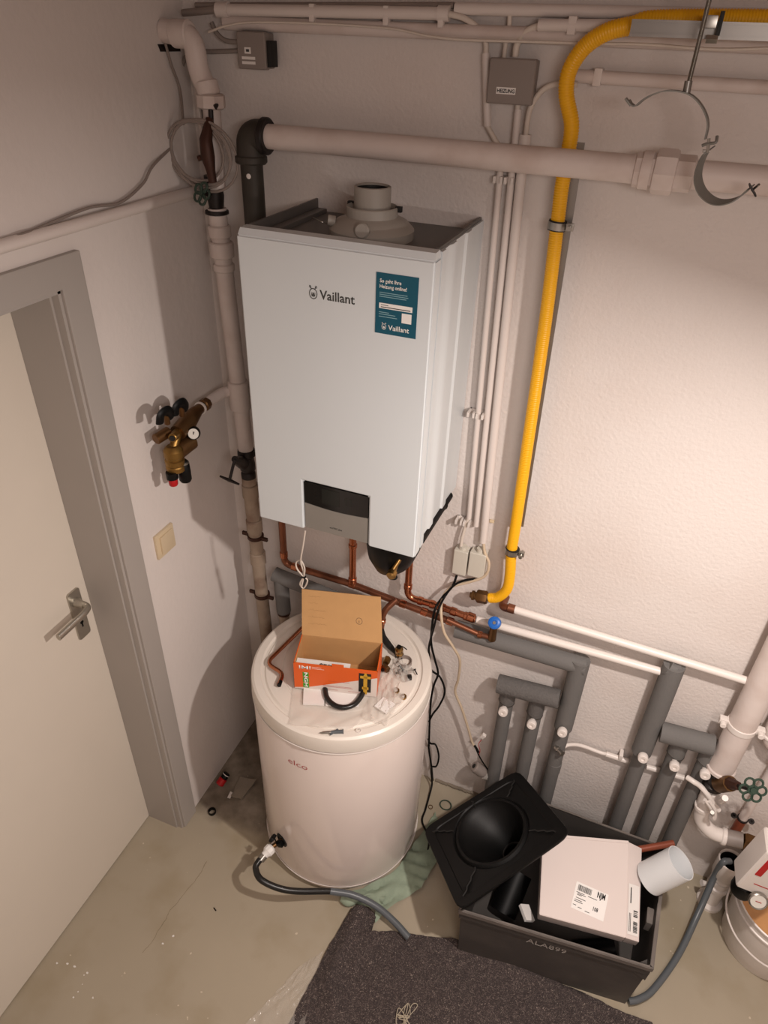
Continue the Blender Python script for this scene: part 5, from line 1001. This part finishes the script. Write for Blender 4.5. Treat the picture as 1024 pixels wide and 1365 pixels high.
for (x0, x1, z0, z1) in ((bw-.040, bw-.029, .008, bh-.018), (bw-.050, bw-.019, bh-.032, bh-.022), (bw-.044, bw-.025, .028, .038), (bw-.038, bw-.031, bh-.018, bh-.010)): hexa(bm, [bp(x0, -.0022, z0), bp(x1, -.0022, z0), bp(x1, -.0014, z0), bp(x0, -.0014, z0), bp(x0, -.0022, z1), bp(x1, -.0022, z1), bp(x1, -.0014, z1), bp(x0, -.0014, z1)])
finish('printed_valve_picture', bm, mat('print_gold', '#c79a2e', .5), fp, 0)
bm = B()
for z, x0, x1 in ((.046, .10, .165), (.026, .085, .17), (.022, .085, .175), (.010, .09, .13), (.010, bw-.085, bw-.03)): a = bp(x0, -.001, z); sheet(bm, [a, a+xd*(x1-x0), a+xd*(x1-x0)+zd*.0008, a+zd*.0008], .0002)
finish('small_print', bm, 'redlogo', fp, 0)
slab('front_tab', 'orange', bw*.46, bw*.60, -.0012, .0012, bh-.004, bh+.012)
# lid: hinged at the back top edge, tipped back
l0 = [V((0.3924, -0.296, 0.905)), V((0.6299, -0.2175, 0.905))]; l0 = [bp(0, bd, bh), bp(bw, bd, bh)]
lt = [V((0.3685, -0.2399, 1.03)), V((0.6102, -0.16, 1.03))]
lw_ = (lt[0]+lt[1])/2-(l0[0]+l0[1])/2
l1 = [l0[0]+lw_, l0[1]+lw_]
bm = B(); sheet(bm, [l0[0], l0[1], l1[1], l1[0]], .0025); ld = finish('lid_panel', bm, 'card', ob, 0)
ln_ = (l0[1]-l0[0]).cross(l1[0]-l0[0]).normalized(); ln_ = -ln_ if ln_.y > 0 else ln_
bm = B(); a0_ = l0[0]+lw_; sheet(bm, [l1[0]+lw_*.0, l1[1], l1[1]+lw_*.02-ln_*.010, l1[0]+lw_*.02-ln_*.010], .002); finish('tuck_flap', bm, 'card', ob, 0)
fx_ = (l0[1]-l0[0]).normalized(); fy_ = lw_.normalized(); c = l0[0]+(l0[1]-l0[0])*.72+lw_*.42+ln_*.0004
bm = B(); N_ = 20; ring = [c+fx_*(.0095*math.cos(2*PI*i/N_))+fy_*(.0095*math.sin(2*PI*i/N_)) for i in range(N_)]; sweep(bm, ring, .0005, 5, closed=True); merge(bm, text_bm('i', c-fx_*.001-fy_*.005+ln_*.0004, fx_, fy_, size=.012, bold=.0)); finish('printed_circle', bm, 'ink', ld, 0)
rnd = random.Random(4); bm = B()
for k in range(5):
    s0_ = l0[0]+(l0[1]-l0[0])*.08+lw_*(.86-.15*k)+ln_*.0004; p_ = [s0_+fx_*(.0028*i)+fy_*(rnd.uniform(-.0022, .0022)) for i in range(rnd.randint(12, 22))]; sweep(bm, p_, .00022, 4)
w_ = finish('pencil_writing', bm, mat('pencil', '#8d6c48', .8), ld, 0); w_['kind'] = 'stuff'
# leaflet inside the box
bm = B(); a = bp(.006, .004, .052); sheet(bm, [bp(.004, .004, bh-.014), bp(bw*.66, .004, bh-.016), bp(bw*.66, .034, bh-.016), bp(.004, .034, bh-.014)], .006); lf = finish('folded_leaflet', bm, 'label', None, 0); tag(lf, 'folded white leaflet lying inside the open orange box', 'leaflet')
bm = text_bm('IMI Hydronic', bp(.085, .014, bh-.0125), xd, yd, size=.008, width=.045, bold=.01); merge(bm, text_bm('o', bp(.074, .013, bh-.0125), xd, yd, size=.015, bold=.05)); finish('leaflet_lettering', bm, 'ink', lf, 0)
# bent copper tube
zc_ = zt+.008
t = tube('bent_copper_tube', fillet([(0.3699, -0.149, 0.85), (0.3458, -0.253, 0.838), (0.3211, -0.3892, 0.836), (0.3913, -0.4075, 0.838), (0.3988, -0.4494, 0.838)], .028, 6), .0062, 'copper', None, 14, False); tag(t, 'bent copper tube lying on the lid left of the orange box', 'copper tube')
c = V((0.3966, -0.4408, 0.838)); bm = B(); cyl(bm, (0.3973, -0.4373, 0.838), (0.4016, -0.4545, 0.838), .0066, 12); e_ = finish('tube_plug', bm, 'black', t)
# plastic bag with booklet and black ring hose
bag = thing('clear_plastic_bag', 'crumpled clear plastic bag lying flat under the front of the orange box', 'bag', (0.6054, -0.4543, 0.83))
def crumple(name, m, c4, nx, ny, z0, amp, seed, par=None, th=.0004):
    rnd = random.Random(seed); P4 = [V(p) for p in c4]; bm = B(); ph = [rnd.uniform(0, 6) for _ in range(8)]; g = {}
    for i in range(nx+1):
        for j in range(ny+1):
            u, v = i/nx, j/ny; p = (1-u)*(1-v)*P4[0]+u*(1-v)*P4[1]+u*v*P4[2]+(1-u)*v*P4[3]
            h_ = abs(math.sin(u*9+ph[0]+2*math.sin(v*5+ph[1])))*abs(math.sin(v*8+ph[2]+2*math.sin(u*6+ph[3])))
            h_ += .4*abs(math.sin(u*23+ph[4]+v*17)); g[i, j] = bm.verts.new((p.x+rnd.uniform(-.001, .001), p.y+rnd.uniform(-.001, .001), z0+amp*h_*.7))
    for i in range(nx):
        for j in range(ny): bm.faces.new((g[i, j], g[i+1, j], g[i+1, j+1], g[i, j+1]))
    return finish(name, bm, m, par, 60)
crumple('bag_film', 'bag', [(0.493, -0.5652, 0.829), (0.664, -0.5061, 0.829), (0.7152, -0.3454, 0.829), (0.4261, -0.4064, 0.829)], 28, 18, zt+.002, .007, 3, bag)
crumple('bag_fold', 'bag', [(0.669, -0.4642, 0.829), (0.748, -0.459, 0.829), (0.7613, -0.3411, 0.829), (0.6567, -0.2905, 0.829)], 18, 18, zt+.002, .012, 8, bag)
crumple('bag_corner', 'bag', [(0.6953, -0.4148, 0.829), (0.7453, -0.4228, 0.829), (0.7255, -0.2772, 0.829), (0.6601, -0.2556, 0.829)], 14, 14, zt+.003, .014, 12, bag)
bm = B(); a = [V((0.4981, -0.4867, 0.838)), V((0.5553, -0.4652, 0.838)), V((0.53, -0.4023, 0.838)), V((0.4665, -0.4202, 0.838))]; sheet(bm, a, .006); tag(finish('booklet', bm, 'label', None, 0), 'small white booklet peeking out under the left of the orange box', 'booklet')
bm = B(); sheet(bm, [V((0.5597, -0.4644, 0.836)), V((0.6501, -0.4316, 0.836)), V((0.6308, -0.3474, 0.836)), V((0.527, -0.3858, 0.836))], .004); tag(finish('white_card', bm, 'label', None, 0), 'white card lying inside the black hose loop under the orange box', 'card')
rp_ = [(0.5307, -0.4088, 0.845), (0.5552, -0.4446, 0.845), (0.587, -0.4609, 0.845), (0.6163, -0.4573, 0.845), (0.6378, -0.4362, 0.845), (0.6448, -0.403, 0.845), (0.6425, -0.3637, 0.845)]
t = tube('black_hose_loop', rp_, .0078, 'hose_black', None, 14); tag(t, 'short thick black hose bent into a loop in front of the orange box', 'hose')
bm = B(); p_ = catmull(rp_, 10)
# small white square and bag of parts
bm = B(); sheet(bm, [V((0.6918, -0.4126, 0.838)), V((0.7339, -0.4241, 0.838)), V((0.7451, -0.3807, 0.838)), V((0.7035, -0.3712, 0.838))], .004); tag(finish('white_sachet', bm, 'label', None, 0), 'square white sachet on the lid to the right of the clear bag', 'sachet')
bm = B(); sheet(bm, [V((0.5148, -0.5612, 0.832)), V((0.5304, -0.5546, 0.832)), V((0.4434, -0.3856, 0.832)), V((0.4253, -0.3901, 0.832))], .001); bm.free()
# brass drain cock with black strap and cable
vc = V((0.6867, -0.1899, 0.85)); vv = thing('brass_drain_cock', 'brass drain cock with a black strap standing right of the orange box', 'valve', (vc.x, vc.y, zt))
vd_ = V(.02, -.25, 1).normalized(); b0_ = V((vc.x, vc.y, zt))
part('black_foot', 'black', vv, lambda bm: lathe(bm, [(0, 0), (.014, 0), (.0145, .003), (.0135, .010), (0, .010)], b0_, (0, 0, 1), 18)); part('brass_body', 'brass', vv, lambda bm: lathe(bm, [(.010, .008), (.0125, .012), (.0125, .022), (.0105, .024), (.0105, .028), (.0130, .030), (.0130, .044), (.010, .047), (.0085, .055), (0, .055)], b0_, vd_, 16)); part('black_cap', 'black', vv, lambda bm: box(bm, b0_+vd_*.058, (.012, .010, .008), None, .002)); part('cap_strap', 'black', vv, lambda bm: sweep(bm, catmull([b0_+vd_*.058, b0_+vd_*.062+V(.012, 0, .002), b0_+vd_*.055+V(.026, 0, .0)], 6), .0018, 6))
wl = [(0.597, -0.1193, 0.86), (0.6145, -0.1492, 0.85), (0.6384, -0.1699, 0.845), (0.6623, -0.185, 0.842), (0.678, -0.1993, 0.842)]
t = tube('black_strap', wl, lambda u: .005+.006*math.sin(PI*min(1, u*1.1)), 'black_matt', None, 10); tag(t, 'black rubber strap between the orange box and the brass drain cock', 'strap')
# brass elbow and clear bag of parts
ec = V((0.6628, -0.2507, 0.842)); t = thing('brass_elbow', 'small brass elbow fitting touching the right side of the orange box', 'fitting', (ec.x, ec.y, zt)); part('upper_arm', 'brass', t, lambda bm: hexnut(bm, V((0.6606, -0.2264, 0.844)), V((0.6647, -0.2621, 0.844))-V((0.6606, -0.2264, 0.844)), .0115, .024)); part('lower_arm', 'brass_dark', t, lambda bm: hexnut(bm, V((0.6598, -0.2622, 0.842)), V((0.6814, -0.2729, 0.842))-V((0.6598, -0.2622, 0.842)), .0120, .022)); part('bore', 'black', t, lambda bm: cyl(bm, V((0.6642, -0.267, 0.842))+V(0, -.010, .002), V((0.6642, -0.267, 0.842))+V(0, -.014, .002), .006, 12))
pk = thing('clear_parts_packet', 'clear plastic packet of shiny screws right of the orange box', 'packet', (0.7151, -0.2496, 0.83))
crumple('packet_film', 'clearplastic', [(0.688, -0.2763, 0.835), (0.7511, -0.2946, 0.835), (0.7527, -0.2317, 0.835), (0.6806, -0.2118, 0.835)], 16, 12, zt+.004, .018, 21, pk); rnd = random.Random(11)
P0, P1, P2 = V((0.6973, -0.2753, 0.838)), V((0.7489, -0.2759, 0.838)), V((0.7012, -0.2334, 0.838))
for k in range(9):
    a = P0+(P1-P0)*rnd.random()+(P2-P0)*rnd.random(); a.z = zt+.006+rnd.random()*.008; d = V(rnd.uniform(-1, 1), rnd.uniform(-1, 1), rnd.uniform(-.3, .3)).normalized(); part('screw', 'steel' if k % 3 else 'hose_black', pk, lambda bm: lathe(bm, [(.0045, 0), (.0045, .002), (.002, .002), (.002, .018), (0, .02)], a, d, 8))
c = V((0.7495, -0.2711, 0.84)); part('dark_plug', 'hose_black', pk, lambda bm: box(bm, c, (.014, .014, .014), Matrix.Rotation(.5, 3, 'Z'), .003))
a = V((0.7188, -0.2073, 0.84)); ra_ = bm = B(); lathe(bm, [(.020, 0), (.022, 0), (.022, .014), (.020, .014), (.020, 0)], (a.x-.006, a.y-.004, zt), (0, 0, 1), 28, close=False); tag(finish('grey_plastic_ring', bm, 'cable_g', None, 30), 'grey plastic ring lying behind the clear packet of screws', 'ring')
for (u, v_, r_, lb) in ((528, 921, .011, 'larger brass ring nut, left of the two on the heater lid'), (537, 929, .0095, 'smaller brass ring nut, right of the two on the heater lid')):
    c = V((0.7278, -0.3284, 0.83)) if u == 528 else V((0.7565, -0.341, 0.83)); c.z = zt; bm = B(); lathe(bm, [(r_*.6, 0), (r_, 0), (r_, .007), (r_*.6, .007), (r_*.6, 0)], c, (0, 0, 1), 8, close=False); tag(finish('ring_nut', bm, 'brass', None, 30), lb, 'nut', 'brass ring nuts on the lid')
# wall plug screw and washer at the front
s_a, s_b = V((0.5833, -0.5571, 0.832)), V((0.6448, -0.5252, 0.832)); s_a.z = s_b.z = zt+.005
t = thing('hook_screw', 'small grey steel screw with a wing lying at the front of the heater lid', 'screw', tuple(s_a)); part('shaft', 'steel', t, lambda bm: lathe(bm, [(0, 0), (.0035, .012), (.004, (s_b-s_a).length*.55)], s_a, s_b-s_a, 10)); part('sleeve', 'hose', t, lambda bm: lathe(bm, [(.0045, (s_b-s_a).length*.5), (.0055, (s_b-s_a).length*.95), (.007, (s_b-s_a).length)], s_a, s_b-s_a, 10)); part('wing', 'hose', t, lambda bm: box(bm, s_a.lerp(s_b, .62), (.006, .028, .003), Matrix.Rotation(-.5, 3, 'Z')))
c = V((0.6809, -0.5026, 0.83)); c.z = zt; bm = B(); lathe(bm, [(.0062, 0), (.0080, 0), (.0080, .002), (.0062, .002), (.0062, 0)], c, (0, 0, 1), 20, close=False); tag(finish('washer', bm, 'pvc', None, 30), 'tiny white washer beside the steel screw on the heater lid', 'washer')
# white string hanging from the boiler with a knot
t = thing('hanging_string', 'thin white cord hanging from the boiler front, knotted above the orange box', 'string', (0.4103, -0.3, 1.113))
part('long_strand', 'cable_w', t, lambda bm: sweep(bm, catmull([(0.457, -0.355, 1.359), (0.4456, -0.35, 1.302), (0.4311, -0.34, 1.238), (0.4333, -0.33, 1.186), (0.4242, -0.33, 1.135)], 6), .0024, 8)); part('cord_loop', 'cable_w', t, lambda bm: sweep(bm, catmull([(0.4333, -0.335, 1.181), (0.4153, -0.335, 1.202), (0.4138, -0.335, 1.224), (0.4284, -0.335, 1.236), (0.4392, -0.335, 1.213), (0.4357, -0.335, 1.182), (0.4198, -0.33, 1.145), (0.4285, -0.325, 1.127), (0.4444, -0.33, 1.165), (0.4356, -0.335, 1.179)], 5), .0022, 8)); part('cable_tie', 'black', t, lambda bm: box(bm, (0.4356, -0.335, 1.179), (.012, .008, .005), None, .001))
# ---------------------------------------------------------------- floor: blanket, rag, debris
def poly_in(p, poly):
    x, y = p; c = False; j = len(poly)-1
    for i in range(len(poly)):
        if ((poly[i][1] > y) != (poly[j][1] > y)) and x < (poly[j][0]-poly[i][0])*(y-poly[i][1])/(poly[j][1]-poly[i][1])+poly[i][0]: c = not c
        j = i
    return c
out = [(0.7095, -0.59, 0), (0.6953, -0.6325, 0), (0.6861, -0.7071, 0), (0.6772, -0.8155, 0), (0.6651, -0.9622, 0), (.60, -1.10, 0), (.58, -1.30, 0), (1.9, -1.30, 0), (1.86, -.80, 0), (1.677, -0.5464, 0), (1.604, -0.5487, 0), (1.432, -0.5449, 0), (1.288, -0.5399, 0), (1.14, -0.5436, 0), (1.041, -0.5549, 0), (0.9447, -0.5775, 0), (0.8497, -0.6068, 0), (0.7928, -0.638, 0), (0.7894, -0.6038, 0), (0.7896, -0.5778, 0), (0.7578, -0.5672, 0)]
out = [(p[0], p[1]) for p in out]
from mathutils.geometry import delaunay_2d_cdt
def dense(poly, st):
    o = []
    for a, b in zip(poly, poly[1:]+poly[:1]):
        n_ = max(1, int(math.hypot(b[0]-a[0], b[1]-a[1])/st))
        for k in range(n_): t = k/n_; o.append((a[0]+(b[0]-a[0])*t, a[1]+(b[1]-a[1])*t))
    return o
edge = dense(out, .012); rnd = random.Random(2)
edge = [(x+rnd.uniform(-.0015, .0015), y+rnd.uniform(-.0015, .0015)) for x, y in edge]
vin = []
x = .5
while x < 1.95:
    y = -1.32
    while y < -.5:
        p = (x+rnd.uniform(-.003, .003), y+rnd.uniform(-.003, .003))
        if poly_in(p, edge): vin.append(p)
        y += .0125
    x += .0125
ne = len(edge); res = delaunay_2d_cdt([Vector(p) for p in edge+vin], [(i, (i+1) % ne) for i in range(ne)], [], 1, 1e-6)
def seg_d(p, a, b):
    ax_, ay_ = a; bx2, by2 = b; dx_, dy_ = bx2-ax_, by2-ay_; t = max(0, min(1, ((p[0]-ax_)*dx_+(p[1]-ay_)*dy_)/(dx_*dx_+dy_*dy_))); return math.hypot(p[0]-ax_-t*dx_, p[1]-ay_-t*dy_), t
folds = [((((0.7315, -0.5835, 0))[:2], ((0.7347, -0.7017, 0))[:2], ((0.7299, -0.8165, 0))[:2], ((0.7688, -0.8667, 0))[:2]), .030, .032), ((((0.7996, -0.6351, 0))[:2], ((0.7753, -0.6849, 0))[:2], ((0.7821, -0.749, 0))[:2]), .016, .016), ((((1.043, -0.5593, 0))[:2], ((1.244, -0.5584, 0))[:2], ((1.528, -0.5653, 0))[:2]), .012, .016), ((((0.8959, -0.7252, 0))[:2], ((1.09, -0.7125, 0))[:2], ((1.195, -0.7445, 0))[:2]), .006, .03)]
bm = B(); tv = []
for v in res[0]:
    p = (v.x, v.y); h_ = .009+.003*math.sin(p[0]*31+2*math.sin(p[1]*17))+.0025*math.sin(p[1]*43+p[0]*11)
    for pts_, hh_, wd_ in folds:
        dm = min(seg_d(p, a, b)[0] for a, b in zip(pts_, pts_[1:])); h_ += hh_*math.exp(-(dm/wd_)**2)
    tv.append(bm.verts.new((p[0], p[1], max(.004, h_))))
for f_ in res[2]:
    if len(f_) >= 3:
        try: bm.faces.new([tv[i] for i in f_])
        except ValueError: pass
bm.normal_update()
ext = bmesh.ops.extrude_edge_only(bm, edges=[e for e in bm.edges if e.is_boundary]); [setattr(v.co, 'z', .0008) for v in ext['geom'] if isinstance(v, bmesh.types.BMVert)]
bl = finish('felt_blanket', bm, 'felt', None, 60); tag(bl, 'dark mottled felt blanket spread on the floor in front of the crate', 'blanket')
# string tangle
c = V((0.9778, -0.8122, 0.015)); rnd = random.Random(9); pts = [c+V(rnd.uniform(-.028, .028), rnd.uniform(-.032, .032), rnd.uniform(.004, .012)) for _ in range(26)]
t = tube('string_tangle', pts, .0011, 'string', None, 6, True, 6); tag(t, 'tangle of thin beige string lying on the felt blanket', 'string')
# green cloth around the heater foot
rg = thing('green_rag', 'pale green rag spread crumpled on the floor at the right foot of the heater', 'rag', (0.8175, -0.452, 0))
def clothsheet(name, m, pts2, z0, amp, seed, par):
    P2 = [(p[0], p[1]) for p in pts2]; ed = dense(P2, .012); vi = []; rnd = random.Random(seed); xs = [p[0] for p in ed]; ys = [p[1] for p in ed]; x = min(xs)
    while x < max(xs):
        y = min(ys)
        while y < max(ys):
            if poly_in((x, y), ed): vi.append((x+rnd.uniform(-.002, .002), y+rnd.uniform(-.002, .002)))
            y += .010
        x += .010
    ne = len(ed); rs_ = delaunay_2d_cdt([Vector(p) for p in ed+vi], [(i, (i+1) % ne) for i in range(ne)], [], 1, 1e-6); bm = B(); tv = []
    for i, v in enumerate(rs_[0]):
        h_ = abs(math.sin((v.x*.35-v.y)*58+seed+1.4*math.sin((v.x+v.y)*21)))*(.55+.45*math.sin((v.x+v.y)*26+1))
        dw = min(1, max(0, (math.hypot(v.x-HX, v.y-HY)-.283)/.02)) if False else 1
        tv.append(bm.verts.new((v.x, v.y, z0+amp*h_*dw)))
    for f_ in rs_[2]:
        try: bm.faces.new([tv[i] for i in f_])
        except ValueError: pass
    return finish(name, bm, m, par, 60)
def arc_out(a0, a1, r, n_=8): return [(HX+r*math.cos(a0+(a1-a0)*k/n_), HY+r*math.sin(a0+(a1-a0)*k/n_)) for k in range(n_+1)]
clothsheet('cloth', 'rag', arc_out(math.radians(-74), math.radians(-12), .281)+[(0.854, -0.144, 0)[:2], (0.9109, -0.2278, 0)[:2], (0.9186, -0.3228, 0)[:2], (0.8994, -0.4319, 0)[:2], (0.8401, -0.5116, 0)[:2], (0.794, -0.6019, 0)[:2], (0.7784, -0.564, 0)[:2], (0.7247, -0.5676, 0)[:2]], .004, .022, 4, rg)
bm = B(); sweep(bm, catmull([(0.6584, -0.5758, 0.014), (0.6888, -0.575, 0.016), (0.7172, -0.5508, 0.018), (0.7451, -0.5244, 0.016), (0.7947, -0.5234, 0.012)], 5), lambda u: .010+.006*math.sin(u*7), 10); finish('cloth_roll', bm, 'rag', rg, 60)
# corner debris
c = V((0.0388, -0.3632, 0)); t = thing('small_red_can', 'small red and black lidded tub lying in the corner behind the heater', 'tub', (c.x, c.y, 0)); d = V(.3, .75, .6).normalized(); part('red_body', 'red', t, lambda bm: cyl(bm, c+V(0, 0, .016), c+V(0, 0, .016)+d*.028, .0165, 18, bev=.002)); part('black_cap', 'black', t, lambda bm: cyl(bm, c+V(0, 0, .016)+d*.028, c+V(0, 0, .016)+d*.050, .0140, 18, bev=.002)); part('cap_ring', 'pvc', t, lambda bm: collar(bm, c+V(0, 0, .016)+d*.044, d, .0146, .004, .001))
bm = B(); k4 = [V((0.1043, -0.3857, 0.006)), V((0.1473, -0.38, 0.004)), V((0.1603, -0.2882, 0.012)), V((0.0938, -0.3018, 0.012))]; sheet(bm, k4, .004); bmesh.ops.subdivide_edges(bm, edges=bm.edges[:], cuts=3, use_grid_fill=True)
for v in bm.verts: v.co.z = max(.001, v.co.z+.006*math.sin(v.co.x*170)*math.sin(v.co.y*150)+.004)
tag(finish('plaster_scrap', bm, 'concrete', None, 40), 'broken piece of plaster lying beside the small red tub', 'scrap')
bm = B(); sheet(bm, [V((0.0955, -0.3972, 0.012)), V((0.1077, -0.3954, 0.012)), V((0.1019, -0.37, 0.012)), V((0.0922, -0.3706, 0.012))], .003); tag(finish('white_chip', bm, 'pvc', None, 0), 'small white chip between the red tub and the plaster scrap', 'chip')
c = V((0.0721, -0.4667, 0)); bm = B(); lathe(bm, [(.010, 0), (.0145, 0), (.0145, .012), (.0125, .012), (.010, .004), (.010, 0)], c, (0, 0, 1), 20, close=False); tag(finish('black_cap_ring', bm, 'black', None, 30), 'small black ring cap on the floor near the door frame', 'cap')
c = V((0.8291, -0.1239, 0)); bm = B(); lathe(bm, [(.007, 0), (.009, 0), (.009, .003), (.007, .003), (.007, 0)], c, (0, 0, 1), 20, close=False); tag(finish('brass_washer', bm, 'brass_dark', None, 30), 'small dull washer on the floor between heater and funnel plate', 'washer')
c = V((0.8807, -0.0953, 0)); bm = B(); sweep(bm, [c+V(.022*math.cos(a), .018*math.sin(a), .005+.003*math.sin(a)) for a in [k*2*PI/20 for k in range(20)]], .0025, 6, closed=True); tag(finish('cable_ring', bm, 'greenwheel', None, 40), 'small ring of thin green wire on the floor behind the funnel plate', 'wire')
a = V((0.2714, -0.7626, 0.002)); b = V((0.2838, -0.768, 0.002)); bm = B(); cyl(bm, a, b, .0018, 6); tag(finish('dark_crumb', bm, 'black', None, 0), 'tiny black sliver lying alone on the open floor', 'crumb')
# torn clear film by the blanket edge
crumple('clear_film', 'film', [(0.5441, -1.022, 0), (0.7106, -0.9579, 0), (0.6731, -0.7418, 0), (0.6238, -0.8144, 0)], 26, 26, .002, .014, 31).name
o = bpy.data.objects['clear_film']; tag(o, 'torn wrinkled clear plastic film on the floor at the left edge of the blanket', 'plastic film')
# white paint chips scraped on the floor near the viewer
rnd = random.Random(5)
cps = [(0.0122, -1.09, 0), (0.027, -1.133, 0), (0.0257, -1.151, 0), (0.0164, -1.081, 0), (-0.0313, -1.081, 0), (-0.0575, -1.084, 0), (0.0801, -1.129, 0), (0.1817, -0.921, 0), (0.1993, -0.8891, 0), (0.0253, -1.112, 0), (-0.0892, -1.095, 0)]
bm = B()
for p in cps:
    c = V(p); n_ = rnd.randint(5, 7); r_ = rnd.uniform(.0015, .0045); a0 = rnd.random(); vs_ = [bm.verts.new((c.x+r_*rnd.uniform(.5, 1.4)*math.cos(a0+2*PI*k/n_), c.y+r_*rnd.uniform(.5, 1.1)*math.sin(a0+2*PI*k/n_), .0012)) for k in range(n_)]; w0_ = [bm.verts.new((v.co.x, v.co.y, 0)) for v in vs_]; bm.faces.new(vs_)
    for k in range(n_): bm.faces.new((vs_[k], w0_[k], w0_[(k+1) % n_], vs_[(k+1) % n_]))
tag(finish('paint_chips', bm, 'label', None, 0), 'scattering of tiny white paint chips on the floor at lower left', 'paint chips', None, 'stuff')
